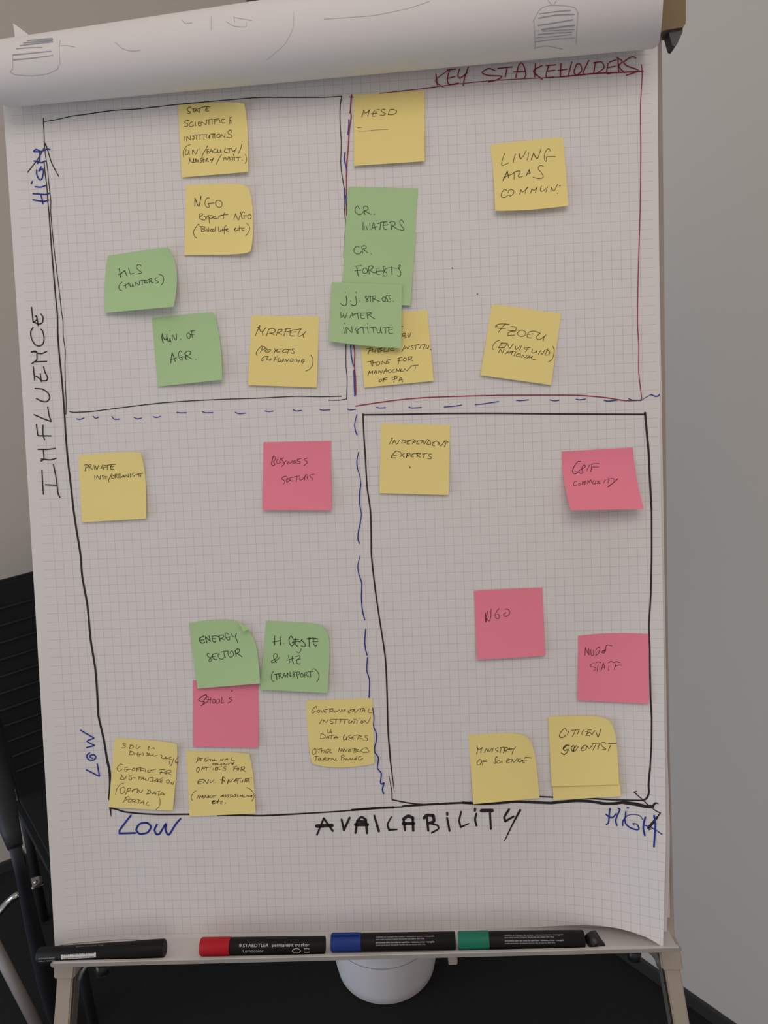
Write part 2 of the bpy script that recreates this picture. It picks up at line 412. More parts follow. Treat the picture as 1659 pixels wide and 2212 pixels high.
ink_each('axis_line', PX, 'w2.2 95.1,350.6 96.7,370 99.8,392 102.4,417 103,434 106,460|w2.6:4.2 106,460 112,545 120,640 124,681.6 124.8,723 128.4,769 133.6,821 138.8,885 141.3,931 146,989 153.3,1051.7 158.5,1100|w4.2:4.6 158.5,1100 166,1150 174,1200 177.5,1245 188.8,1308.5 195.6,1381 205.7,1444 210.3,1505 212.5,1546 223.8,1595.7 231,1640|w5:6 231,1640 236.5,1666 238,1694 236.3,1726', 3, m_black, nextS(), sheet, 'thick black vertical axis')
ink('axis_arrow', A1, '560,765 535,850 400,1090 190,1365|560,765 620,960 690,1180 835,1450', 2.2, m_black, nextS(), sheet)
ink_each('axis_line', PX, 'w5:1.2 238,1744 240,1764|w3.5 238.4,1745.5 250.7,1748 269,1753.7 302,1757.4 343,1759.4 409,1759|w3.4 470,1761.5 520,1761 560,1761.9 610,1760 660,1757.2|w3 660,1757.2 735,1752.5 811,1745.5 871,1742.8|w5 760,1750 811,1745.8 850,1744|w4.4 871,1741.5 930,1737.5 990,1734.5 1018,1734|w5.5 1000,1734 1040,1736 1080,1734.5 1114,1731.8 1150,1733.2 1190,1734.6|w6 1190,1734.6 1210,1732.7 1244,1729.9 1273,1731 1307,1736 1325,1735.8 1350,1732.7|w7.5 1345,1733 1372,1737 1394,1741.9 1409,1743|w6:2 1409,1743 1415.6,1734.9 1422,1736', 3, m_black, nextS(), sheet, 'thick black horizontal axis')
A6 = (1280, 1660, 9.217)
ink('axis_arrow', A6, 'w2.4 880,455 825,470|w2.2 825,470 960,590 1100,720|w2.2 1190,790 1270,850 1350,885|w2.6 1350,885 1290,970|w5:6.5 1290,970 1200,1080 1115,1180|w2 1120,1225 1160,1205', 2.3, m_black, nextS(), sheet)
ink_each('frame_line', PX, 'w3.2 784,894.5 786,940 789,985 793,1052 800.3,1104 801.8,1156 802.4,1200 809.5,1265 818.7,1330.4 831.8,1417 835.7,1487.7 838.3,1579.5 843.6,1645|w3:1.2 843.6,1645 852,1711|w1.2:2.4 840.2,1676.5 846.2,1708 847,1727.6|w2.8 847.5,1727.7 889,1735.6 931,1738.5', 3.2, m_black, nextS(), sheet)
ink_each('frame_line', PX, 'w3.4 784,896 866,895 951,893.4 1077.6,893 1204,894.3 1393,895|w5:4.2 1393.5,892 1397,931.5 1401.6,982 1403.4,1025.5 1407.4,1100|w3.6 1407.4,1100 1407.6,1200 1405.5,1290 1401.8,1350 1403.6,1398 1404.2,1458 1405.4,1506.7 1407.6,1550|w3.4 1407.6,1550 1407,1610 1404.2,1660|w4.2 1404.2,1660 1401,1694.7 1401.7,1712 1397,1724 1389,1729|w3.2 1389,1729 1350.5,1728.4 1312.5,1727.3 1280,1725 1248,1723.5|w3 1166,1720.8 1195,1722', 3.4, m_black, nextS(), sheet, 'black box of the lower right quadrant')
ink('axis_title', (660, 1700, 3.318), 'w4 82,342 130,225|w4.5 130,225 195,315|w8 82,280 188,276|w4:5 258,232 275,308|w5 275,308 315,222|w5 358,328 370,245|w5 370,245 400,215 432,235|w5 432,235 440,330|w7.5 360,270 442,270|w6 375,245 430,250|w4:5.5 492,205 525,316|w3:5 615,215 587,270 600,308|w5:3 600,308 655,305|w5 712,308 703,235|w7 705,228 735,208 768,222|w5.5 768,222 772,312|w6.5 700,262 775,262|w6.5 850,222 870,202 915,206|w6.5 915,206 920,245 885,260|w5 868,215 880,312|w4 885,260 945,275 952,300 905,328|w4.5 1015,222 1032,314|w5 1015,186 1016,198|w4 1115,178 1102,240 1112,288|w4:2.5 1112,288 1170,262|w4.5 1224,192 1215,232 1225,276|w5 1215,157 1214,170|w8 1262,170 1336,169|w4.5 1322,178 1328,300|w5 1458,162 1425,215 1432,246|w4.5 1432,246 1490,212|w5:2 1538,166 1490,255 1427,385', 5, m_black, nextS(), sheet, 'handwritten black word AVAILABILITY')
ink('axis_title', A2, '243,1810 250,1940 258,2055|362,1750 385,1860 400,1960 410,2050 430,2090|280,1958 400,1963|203,1590 300,1590 380,1580|258,1600 262,1650 265,1690|235,1690 330,1700 388,1683|262,1695 232,1712|185,1332 200,1448 200,1448 335,1450|253,1340 253,1430 270,1490|162,1230 250,1268 340,1302 340,1302 318,1240 303,1152|172,957 250,965 310,1010 322,1060 290,1095 240,1090 185,1062|152,730 168,875|260,733 275,790 300,840 290,875 240,875 200,840 180,830|225,803 235,885|135,580 165,568 190,580 135,575|190,590 240,595 293,572|190,600 188,660 140,697|150,685 200,680 291,677|150,325 125,370 135,440 170,500 215,518 255,490 265,430 250,360 232,342|135,115 152,275 152,275 190,240 185,205 173,207|232,185 255,220 245,275 205,288 155,265|188,215 205,305', 2.6, m_black, nextS(), sheet, 'handwritten black word INFLUENCE running up the left side')
ink('axis_value', A5, '305,300 190,450 185,488 185,490 350,485|480,378 400,388 362,450 400,495 480,480 517,420 480,378|580,395 555,450 575,500 610,490 675,385 670,450 705,505 780,390 828,335', 4, m_blue, nextS(), sheet, 'handwritten blue word LOW')
ink('axis_value', A6, '345,800 330,950 315,1080 275,1115|270,915 330,965 400,975 470,900|515,795 545,820 490,940 460,1040 485,1135|660,865 650,970 600,1060 600,1135|690,785 715,785|w1.6 995,1015 940,940 820,915 700,935 640,1000|w3.2 640,1000 660,1100 750,1180 880,1220 925,1200 900,1130|w1.8 900,1130 860,1100 800,1095 835,1130|w4 1050,975 1020,1080 1010,1200 1040,1330|w2.2 1030,1130 1150,1170 1250,1220 1380,1310|w4 1225,940 1250,1100 1240,1300 1222,1555', 3.2, m_blue, nextS(), sheet, 'handwritten blue word HIGH')
ink('axis_value', A3, '770,1670 820,1700 900,1745 900,1745 830,1775 905,1815 905,1815 828,1835|855,1885 828,1912 845,1950 890,1955 915,1930 900,1905 865,1908 860,1925 885,1938|825,2048 950,2112 950,2112 928,1992', 2.8, m_blue, nextS(), sheet, 'handwritten blue word LOW running up')
ink('axis_value', A1, '315,925 360,890 420,910 440,938 320,935|440,940 530,905 610,880 650,895|440,950 440,1050 430,1120 390,1180|320,1130 400,1140 470,1165 560,1130|470,1250 420,1340 500,1290 515,1370 490,1490 450,1525 410,1490 375,1400 375,1320|285,1555 265,1600|345,1665 460,1675 560,1640|300,1810 400,1815 560,1825 640,1800|300,1938 430,1960 530,1970 620,1945|460,1830 490,1930 505,2015', 2.9, m_blue, nextS(), sheet, 'handwritten blue word HIGH running up')
ink_each('frame_line', PX, 'w2.8 759.3,204.7 757,238 758.7,252 754.5,282 752.7,312.6 749.6,349 748.4,380|w2.4 748.4,380 748.6,410 747.5,430 748.7,465|w1.4 754.3,209 763,209.5|w3:1.5 757,239 755,244', 2.8, m_red, nextS(), sheet)
ink_each('frame_line', PX, 'w1.6 820,201.7 860.5,197.5 940,188.4|w1.6 920,190 997,180.5 1064.5,173.8 1135,170 1212,166|w2.8 1212,166 1289,158.4 1347,156 1389,153.8|w2 1386,140 1387.3,161 1383.6,230 1384.3,320 1383,450 1378.5,600 1377.2,700 1380,745 1380,805 1386,859 1383.5,865.5|w2.2 768.7,877 845.5,865.6 917,858.8 1077.5,853.8 1246,853.8 1309.6,859 1352,865.6 1385.6,864.5', 2, m_red, nextS(), sheet, 'dark red box of the key stakeholder quadrant')
ink_each('frame_line', PX, '763.9,746 766.4,763 765.4,790 768,819 768.7,852', 2.4, m_red, nextS(), sheet)
ink_each('dash', PX, 'w3:2.4 757.7,746 758.7,767 763,790|w2.2:3 764.3,800 765.4,833.6 766.6,855|w2.6 753.8,258.5 753,276 751.3,290|w3:2.6 745.2,329.4 743.7,343 747.5,361 748.7,367|w2.8 744.3,408 744.3,420 747.5,428 748.4,443', 2.6, m_blue, nextS(), sheet, 'blue dashed centre line')
ink_each('dash', (130, 830, 2.552), '90,190 110,193 130,185|182,177 195,187 210,182|285,178 298,192 325,192|408,183 425,190 447,186|513,178 530,183 552,177|643,155 668,158 695,157|783,150 800,157 840,156|965,155 985,162 1020,159|1130,147 1150,150 1173,148|1283,140 1300,147 1330,144|1430,138 1450,143 1487,140|1585,137 1600,142 1628,138', 1.9, m_blue, nextS(), sheet)
ink_each('dash', (740, 820, 2.37), '175,141 190,145 220,143|340,140 355,145 402,142|520,140 560,137 610,130|680,127 720,124 800,112|890,106 910,108 952,103|1063,104 1085,109 1107,106|1195,100 1215,103 1244,99|w2.4 1340,105 1360,110 1407,104|1465,97 1485,105 1530,105|w1.2 1530,105 1550,92 1580,76|w2.4 1580,76 1600,85 1616,84 1622,76', 1.9, m_blue, nextS(), sheet, 'blue dashed row line')
ink_each('dash', (740, 740, 4.809), 'w1.8:2.8 148,745 125,850 135,920 150,955|w2:2.6 165,1140 148,1230 155,1310|w1.8 155,1310 180,1390 190,1470|w2.6 190,1470 175,1580 178,1680|w2 178,1680 195,1780 185,1870|w2.6 185,1870 165,1960 160,2040 175,2085', 2.4, m_blue, nextS(), sheet)
ink_each('dash', (740, 1160, 3.814), 'w1.6:2.6 143,155 125,240 135,310|w2.4 135,310 158,380 155,500 165,610 183,683|190,760 183,860 190,930 203,973|205,993 200,1100 222,1180 218,1322', 2.4, m_blue, nextS(), sheet)
ink_each('dash', (650, 1490, 8.295), 'w2:3 1285,330 1310,500 1300,650 1355,790 1350,920 1320,1030 1325,1120 1390,1220 1370,1400 1440,1500 1425,1660 1450,1690 1490,1668 1460,1780 1480,1860', 2.8, m_blue, nextS(), sheet)
ink('quadrant_title', (920, 100, 3.253), '70,195 82,275|w1.6 155,170 65,240 128,290|150,165 210,160|165,170 150,230 165,268 228,258|155,225 205,212|235,160 225,205 240,225 290,185|298,145 275,210 262,275|485,170 440,155 395,185 440,205 535,210 500,235 440,250|505,155 605,145|570,155 558,215|632,220 650,140 670,115 690,140 703,200 690,225|615,180 700,175|770,120 765,215|815,135 755,175 818,232|845,135 912,130|860,140 845,215 895,215|850,175 905,168|950,120 945,215|930,170 990,160|1025,110 1000,210|1060,125 1040,180 1060,202 1095,170 1085,125 1060,125|1145,100 1115,160 1110,195 1170,190|1190,115 1180,190|1180,115 1235,110 1252,150 1200,190|1290,110 1335,95|1280,120 1272,190 1310,185|1275,150 1330,140|1350,85 1355,178|1345,80 1380,105 1355,140 1395,185|1475,82 1450,72 1390,110 1420,140 1497,170 1410,202', 2.4, m_red, nextS(), sheet, 'handwritten dark red words KEY STAKEHOLDERS')
ink_each('ink_dot', PX, '977,579 977.6,579.3|1031,635 1031.6,635', 2.2, m_black, nextS(), sheet)

# flipped-over sheets: a fat roll over the clamp, wider at the right
def rp(u):
    t = (u+38)/68.
    return lerp(-47.75, -50.3, t), lerp(3.05, 4.5, t)     # centre v, radius
def roll_pt(u, th, dr=0.):
    vc, r = rp(u); r2 = r+dr
    v = vc+r2*math.cos(th); h = r+r2*math.sin(th)+.05
    # seen past the front the sheets run back over the easel
    if th > math.pi: h = r-(th-math.pi)*r*1.0; v = vc-r2
    return u, v, h
def roll_surface(name, ua, ub, dr, th0, th1, m, parent, ragged=True):
    NX, NT = 60, 40; vs = []; fs = []
    for i in range(NX+1):
        for j in range(NT+1):
            th = lerp(th0, th1, j/NT)
            a = ua+(.9 if ragged else 0)*max(0, math.sin(th))*-1.2; b = ub-(.9 if ragged else 0)*max(0, math.sin(th))
            u = lerp(a, b, i/NX)
            vs.append(P(*roll_pt(u, th, dr)))
    for i in range(NX):
        for j in range(NT):
            a = i*(NT+1)+j; fs.append((a, a+1, a+NT+2, a+NT+1))
    return mesh(name, vs, fs, m, parent, True)
roll = roll_surface('flipped_sheet', -37.6, 30.0, 0., -1.2, 4.6, m_paper, pad)
roll['label'] = 'used sheets rolled back over the top, faint pencil sketches on them'
roll_surface('flipped_sheet', -7.2, 29.6, .05, 2.9, 4.6, m_paper, pad, False)
c = [(28, 50), (34, 92), (75, 88), (68, 80), (45, 62)]
mesh('turned_up_corner', [P(*pl(x, y, -.5), -.5) for x, y in c], [(0, 1, 2, 3, 4)], m_paper, pad)
def R_(off=.02):
    def f(x, y):
        def g(h):
            u, v = pl(x, y, h); vc, r = rp(u); return (v-vc)**2+(h-r-.05)**2-(r+off)**2
        hh = np.linspace(10, 1.0, 60); prev = g(hh[0])
        for a, b in zip(hh[:-1], hh[1:]):
            gb = g(b)
            if prev > 0 >= gb:
                lo, hi = b, a
                for _ in range(30):
                    mid = (lo+hi)/2
                    if g(mid) > 0: hi = mid
                    else: lo = mid
                u, v = pl(x, y, hi); return P(u, v, hi)
            prev = gb
        u = pl(x, y, 4)[0]; vc, r = rp(u); return P(u, vc-r-off, r)
    return f
Z1 = (0, 0, 5.53); Z2 = (0, 0, 2.); Z3 = (600, 0, 1.952); Z4 = (830, 0, 2.)
ink('pencil_sketch', Z1, 'w3:1.5 160,655 380,635 610,610|w3:1.5 160,715 380,695 630,660|w2.5:1.5 195,580 330,570 500,565|w2.5:4 240,545 400,522 620,495|w2:4 280,512 440,495 620,470|w2:4 325,485 470,472 620,462', 2, m_pencil2, R_(.02), roll)
ink('pencil_sketch', Z1, '715,480 705,600 715,770|150,650 150,820|150,820 125,860 180,890 370,905 570,880 690,820 695,780|730,545 800,545 890,560', 1., m_pencil, R_(.025), roll)
ink_each('pencil_line', Z2, '495,180 530,210 570,220 605,217|785,85 800,100 830,98|913,68 913,128|1010,70 1014,95|1014,75 1087,88|978,93 1010,112 1060,115 1063,95|w.6 1268,50 1265,120 1230,190 1150,260', 1., m_pencil, R_(.025), roll)
ink_each('pencil_line', Z3, 'w.8 195,80 400,65 550,35 640,5|1080,90 1085,205|1265,50 1258,185|1075,90 1110,35 1160,22 1250,30 1268,60|1085,130 1100,128|1080,205 1130,195 1200,208|1140,2 1160,22 1175,2', 1., m_pencil, R_(.025), roll)
ink_each('pencil_line', Z4, '670,60 740,50 805,45|668,78 740,65 820,62|665,110 740,98 815,85|w3 680,128 750,118 820,110|w1.6 685,135 750,131 820,128|665,150 740,143 810,140|w1.2 655,165 730,158 810,150|w1.2 650,182 740,170 820,165', 2., m_pencil2, R_(.02), roll)

# ------------------------------------------------------------------ sticky notes
def sticky(color, TL, TR, BR, BL, h0, hl, hr, label, region, s, bows=(0, 0, 0, 0), tr=(0, 0, 0), br=(0, 0, 0), bl=(0, 0, 0), width=1.22, mid=0., fold=None):
    TL, TR, BR, BL = [np.array(q, float) for q in (TL, TR, BR, BL)]
    def hf(a, t):
        sh = sm01((t-.12)/.88)
        h = h0+sh**1.7*lerp(hl, hr, a)+mid*math.sin(math.pi*a)*t
        h += tr[2]*(a**4)*((1-t)**4)+br[2]*(a**4)*(t**4)+bl[2]*((1-a)**4)*(t**4)
        return h
    def px(a, t):
        q = (TL*(1-a)+TR*a)*(1-t)+(BL*(1-a)+BR*a)*t
        q = q+np.array([0, bows[0]])*4*a*(1-a)*(1-t)+np.array([bows[1], 0])*4*t*(1-t)*a+np.array([0, bows[2]])*4*a*(1-a)*t+np.array([bows[3], 0])*4*t*(1-t)*(1-a)
        q = q+np.array(tr[:2])*(a**5)*((1-t)**5)+np.array(br[:2])*(a**7)*(t**7)+np.array(bl[:2])*((1-a)**7)*(t**7)
        return q
    n = 22; vs = []; fs = []
    for j in range(n+1):
        for i in range(n+1):
            a, t = i/n, j/n; q = px(a, t); h = hf(a, t); u, v = pl(q[0], q[1], h); hb = hs(u, v)
            u, v = pl(q[0], q[1], h+hb); vs.append(P(u, v, h+hb))
    for j in range(n):
        for i in range(n): k = j*(n+1)+i; fs.append((k, k+n+1, k+n+2, k+1))
    o = mesh('sticky_note', vs, fs, m_note[color], None, True)
    tag(o, label, 'sticky note', 'sticky notes on the flip chart sheet')
    def inv(x, y):
        a = t = .5; p = np.array([x, y])
        for _ in range(12):
            q = px(a, t); e = 1e-3
            J = np.column_stack([(px(a+e, t)-q)/e, (px(a, t+e)-q)/e])
            d = np.linalg.solve(J, p-q); a += d[0]; t += d[1]; a = min(1.02, max(-.02, a)); t = min(1.02, max(-.02, t))
        return a, t
    def surf(off):
        def f(x, y):
            a, t = inv(x, y); h = hf(a, t)+off; u, v = pl(x, y, h); hb = hs(u, v); u, v = pl(x, y, h+hb); return P(u, v, h+hb)
        return f
    if s: ink('lettering', region, s, width, m_pen[color], surf(.022), o)
    if fold:
        f = [P(*pl(x, y, h0+.3+k), h0+.3+k) for x, y, k in fold]
        mesh('folded_corner', f, [tuple(range(len(f)))], m_note[color], o)
    return o
# 1 state scientific institutions
sticky('yellow', (384.3, 227.1), (531, 216), (536.2, 371.4), (393, 383.4), .04, .2, .55, 'yellow note reading STATE SCIENTIFIC INSTITUTIONS, highest in the upper left quadrant', (380, 200, 9.217),
 '300,295 265,290 235,310 225,345 250,370 285,385 290,400 260,410 225,412|320,325 400,312|355,320 345,390|365,390 400,330 425,352 440,385|375,365 425,358|430,325 540,292|478,310 470,400|520,290 600,283 680,283|620,290 590,335 600,370 660,365|590,330 640,325|'
 '265,560 220,555 175,575 180,600 230,620 240,650 215,675 170,670|330,580 290,600 265,640 280,675 320,675 355,650|385,585 390,665|480,580 445,590 445,640 455,660 500,660|445,615 490,605|500,640 510,585 600,635 610,545|600,545 720,530|655,545 655,635|720,540 720,635|745,535 865,520|775,535 770,625|750,570 830,560|870,545 880,600|960,530 920,530 905,570 925,605 980,600|1075,490 1070,620|1075,500 1110,492|1075,560 1100,550|1095,565 1095,620|'
 '175,880 178,960|215,965 220,875 285,945 290,855|390,840 340,850 335,875 375,890 375,915 325,930|380,845 445,840|410,845 410,935|430,842 500,838|478,850 480,940|505,837 620,835|560,840 555,935|610,845 605,900 650,900 665,840 670,920|690,827 780,820|735,830 735,910|770,830 775,910|850,825 815,850 820,890 860,895 885,860 865,825 845,828|900,895 905,830 960,890 980,805|1110,800 1110,755 1070,745 1035,775 1045,820 1100,845 1115,880 1080,900 1005,890|'
 'w1 290,1030 215,1065 150,1150 140,1220 155,1290|205,1125 185,1190 190,1240 240,1220 260,1140 265,1240|330,1225 335,1130 395,1225 430,1130|480,1110 485,1235|635,1055 580,1150 540,1220 515,1285|600,1140 650,1125|625,1140 620,1220|605,1175 655,1165|660,1210 700,1125 730,1205|670,1175 735,1160|790,1120 755,1140 750,1190 790,1200 830,1170|835,1130 835,1190 875,1190 890,1130 905,1195|985,1110 960,1180 1025,1195|1020,1120 1110,1105|1060,1115 1060,1190|1110,1115 1130,1165 1180,1145|1205,1095 1165,1180 1145,1250|1315,1010 1290,1110 1240,1215|'
 '265,1290 275,1330 255,1420|275,1330 310,1385 350,1370 355,1310|345,1320 345,1385 385,1380 390,1310|400,1320 410,1385 440,1340 445,1385|540,1300 490,1310 490,1340 525,1365 480,1395|520,1340 570,1330|545,1315 545,1390|590,1320 640,1305 630,1335 600,1350 650,1375|600,1320 595,1380|680,1320 700,1350 750,1300 705,1390|910,1230 870,1290 800,1425|960,1290 935,1370|975,1345 985,1285 1020,1340 1050,1270|1110,1280 1070,1290 1065,1310 1100,1325 1070,1345|1110,1290 1170,1280|1140,1285 1130,1345|1170,1290 1165,1350|1195,1295 1300,1285|1245,1290 1240,1355|1312,1348 1320,1350|w1 1380,1230 1405,1300 1400,1370 1370,1410', bows=(0, 2, 0, 0), tr=(-4, 8, .5))
# 2 NGO expert
sticky('yellow', (402.2, 399.5), (547, 393), (547, 549.5), (398, 551.4), .04, .2, .5, 'yellow note reading NGO expert NGO, directly below the state scientific institutions note', (380, 380, 9.217),
 'w1.7 375,600 380,445|w1.7 380,445 455,610 500,405|665,440 625,435 585,490 580,560 610,620 650,630 665,600 635,550|640,548 765,538|820,485 790,520 800,590 860,630 910,600 915,530 870,490 820,490|'
 '470,820 530,770 520,750 480,760 460,810 490,860 550,880|560,790 620,860|640,780 570,880|650,790 660,860 670,940|650,790 720,790 750,820 700,850 660,830|720,830 790,815 785,795 750,810 760,850 830,840|855,800 860,860|850,830 880,790 930,780|970,730 950,780 945,860|900,780 1035,768|1150,865 1190,750|1190,760 1245,880 1290,720|1370,730 1330,715 1300,780 1320,850 1360,850 1355,800|1345,790 1430,790|1470,760 1430,800 1440,850 1480,855 1500,800 1470,762|'
 '465,975 445,960 390,1030 350,1110 370,1200 415,1240|500,1010 510,1110|470,1005 560,1010 580,1030 520,1055 580,1075 570,1100 510,1110|620,1060 620,1110|650,1040 655,1030|655,1060 650,1110|700,1060 690,1100 730,1100 730,1060 700,1060|740,1060 730,1105 780,1090|790,1010 770,1100|850,1010 850,1100 890,1090|895,1060 890,1105|930,1050 915,1100|935,1010 940,1020|1000,990 970,1010 960,1100 970,1165|930,1080 1010,1060|1000,1080 1040,1060 1020,1045 1000,1090 1050,1100|'
 '1160,1070 1200,1050 1190,1035 1160,1060 1180,1095 1240,1070|1270,990 1260,1090|1230,1050 1310,1035|1360,1035 1320,1050 1320,1085 1360,1085|w1 1395,935 1450,980 1470,1050 1440,1130 1385,1195', tr=(-12, 10, .5), br=(-7, -6, .3))
# 3 HLS
sticky('green', (232.3, 552.6), (374, 530), (374.9, 662.6), (226, 675.8), .04, .5, 1.6, 'green note reading HLS (HUNTERS), its right side lifting off the sheet', (210, 520, 8.7316),
 'w1.6 415,530 425,600 440,685|w1.6 400,635 430,632 520,560|w1.6 520,560 540,620 565,668|590,510 610,590 630,628 690,612|830,480 810,455 765,455 735,500 780,555 835,590 830,610 780,618|465,775 420,830 405,880 425,925 465,940|500,850 530,840 590,800|525,800 545,895|590,790 600,860|615,810 625,860 660,860 665,810|665,820 690,870|730,850 725,780 790,840 800,760|790,760 900,745|845,760 850,830|880,760 890,800 950,790|885,785 930,775|890,760 940,748|975,730 985,800|950,735 1010,710 1025,735 985,765 1060,790|1140,700 1110,700 1090,730 1150,770 1150,790 1100,800|1165,632 1230,660 1255,720 1240,790 1208,835', bows=(0, 8, 0, -3), tr=(-10, 6, .6), mid=.2)
# 4 AGR
sticky('green', (327.8, 686.9), (467, 672), (480, 820.3), (341, 835.2), .04, .2, .9, 'green note reading MIN. OF AGR., lower right of the hunters note', (310, 660, 8.7316),
 'w1.7 355,530 345,600 370,705|w1.7 355,560 385,625 430,640 440,540|w1.7 445,600 465,680 490,670 500,620|500,630 520,695|500,470 503,474|545,640 540,550 605,650 620,640 620,530|695,635 702,630|850,510 815,550 830,610 865,620 885,570 865,525|905,475 920,600|880,485 960,475|890,545 965,540|w1.6 510,1085 540,890|w1.6 540,890 600,1055|520,1020 620,985|715,880 690,850 655,920 680,1000 720,1035 735,1000 700,970|690,975 770,965|w1.6 780,895 805,1020|w1.4 775,905 830,860 885,870 880,920 800,945|w1.4 800,940 905,1005|980,1012 986,1016', bows=(0, 3, 0, 0), tr=(-7, 3, .4))
# 5 MRRFEU
sticky('yellow', (543.5, 681.2), (689.3, 683.8), (684.3, 837), (536, 831.8), .04, .35, .25, 'yellow note reading MRRFEU (PROJECTS EU FUNDING), right of the MIN. OF AGR. note', (520, 660, 8.7316),
 'w1.8 320,410 350,405 360,380|275,570 345,400|345,400 375,490 420,480 480,410|470,420 410,500 415,565|485,575 530,440|530,450 600,430 655,465 620,510 540,525|560,520 630,550|670,565 710,450|700,455 770,445 780,475 700,515|710,510 770,550|810,575 860,440|790,500 900,490 950,470|830,450 870,435 940,440|1000,460 960,470 930,510 930,560 960,572 1015,570|945,505 1045,495|970,465 1140,440|1140,440 1085,520 1085,575 1140,570 1230,490|1225,490 1180,550 1190,610|'
 '418,745 360,790 295,880 290,920 310,938|370,890 410,790|400,780 450,775 460,810 410,840|440,830 470,800 500,830 450,850 480,880 540,870 565,830 510,840|640,810 650,850 620,915|650,860 700,830|680,830 680,880 740,870|730,825 780,820|840,825 790,850 800,885 840,885 870,870|850,830 940,835|900,840 880,910|1020,825 980,815 970,840 1000,870 1005,900 950,895|430,970 395,1010 400,1045 440,1020|400,1000 450,960 520,960|520,960 490,1010 530,1030 570,1000|575,1000 550,1040|625,1050 650,980|640,970 700,965|630,1010 690,1010|720,990 700,1050 750,1050|760,1000 755,1045 800,1050 810,1000|w1 795,1000 790,1055|830,1060 850,1010 870,1060 910,1000|940,1010 935,1060 975,1050 990,1020 960,1000|1025,1010 1015,1065|1045,1065 1065,1020 1090,1075 1110,1020|1200,1020 1170,1010 1145,1050 1160,1085 1200,1050 1150,1050|1320,930 1360,1010 1355,1110 1300,1200 1225,1235')
# 6 MESD
sticky('yellow', (764.1, 204.7), (917, 195.7), (917.2, 348.2), (764.7, 358.4), .04, .35, .5, 'yellow note reading MESD, at the top left corner of the red box', (740, 180, 8.295),
 'w2 375,480 385,500|345,600 385,475|380,480 400,530 440,520 485,470|485,470 450,590|510,545 590,535 600,500|570,480 660,468|570,480 545,540 540,590 600,580|540,545 620,530|770,475 730,460 695,490 720,520 770,540 740,570 675,568|840,490 815,560|835,475 900,465 965,490 960,530 900,560 820,558|w1.6 275,795 290,793|w.7 290,793 345,788|w.6 285,858 450,850 600,835 820,822')
# 8 CR FORESTS under 7? (lower note lies over the upper one)
sticky('green', (753, 403.3), (902.9, 406.6), (893, 560), (741, 556), .04, .03, .03, 'green note reading CR. WATERS, topmost of three overlapping green notes', (700, 390, 7.541),
 '575,460 545,410 510,450 510,510 560,555 610,545 650,490|645,440 665,560|640,430 680,415 720,440 700,480 650,495|660,490 765,550|812,550 818,555|635,680 635,800|655,740 655,800|690,750 705,800|745,690 750,800|775,800 805,680 835,800|790,770 870,750|w1.4 865,705 935,680 1025,668|920,690 910,800|975,680 960,740 985,795 1025,790|965,735 1050,715|w1.4 1085,680 1100,800|1060,690 1110,660 1160,690 1140,730 1100,745|1110,740 1215,800|1300,690 1270,645 1235,650 1240,710 1290,770 1300,800 1260,812 1235,795')
sticky('green', (747.7, 496), (899.5, 502), (886.9, 660), (737, 654), .10, .12, .35, 'green note reading CR. FORESTS, middle one of three overlapping green notes', (700, 390, 7.541),
 '570,1085 540,1065 490,1110 490,1160 530,1195 575,1190 620,1150|615,1080 630,1185|610,1075 655,1055 690,1090 625,1120|640,1120 715,1180|765,1193 770,1197|510,1395 610,1385|w1.5 530,1400 555,1550|500,1470 610,1460|650,1425 625,1470 650,1510 700,1500 700,1440 650,1425|725,1415 735,1525|725,1410 770,1385 800,1420 740,1460|745,1460 800,1500 850,1500|840,1430 905,1425|845,1440 860,1520 910,1530|850,1480 970,1470|990,1400 965,1400 970,1450 1020,1510 1020,1550 980,1555 960,1520 1000,1440 1060,1420|1060,1420 1190,1430|1095,1405 1110,1535|1215,1440 1210,1390 1240,1375 1240,1400 1220,1430 1250,1490 1245,1545 1210,1560 1190,1545', bows=(0, -1, 0, 0))
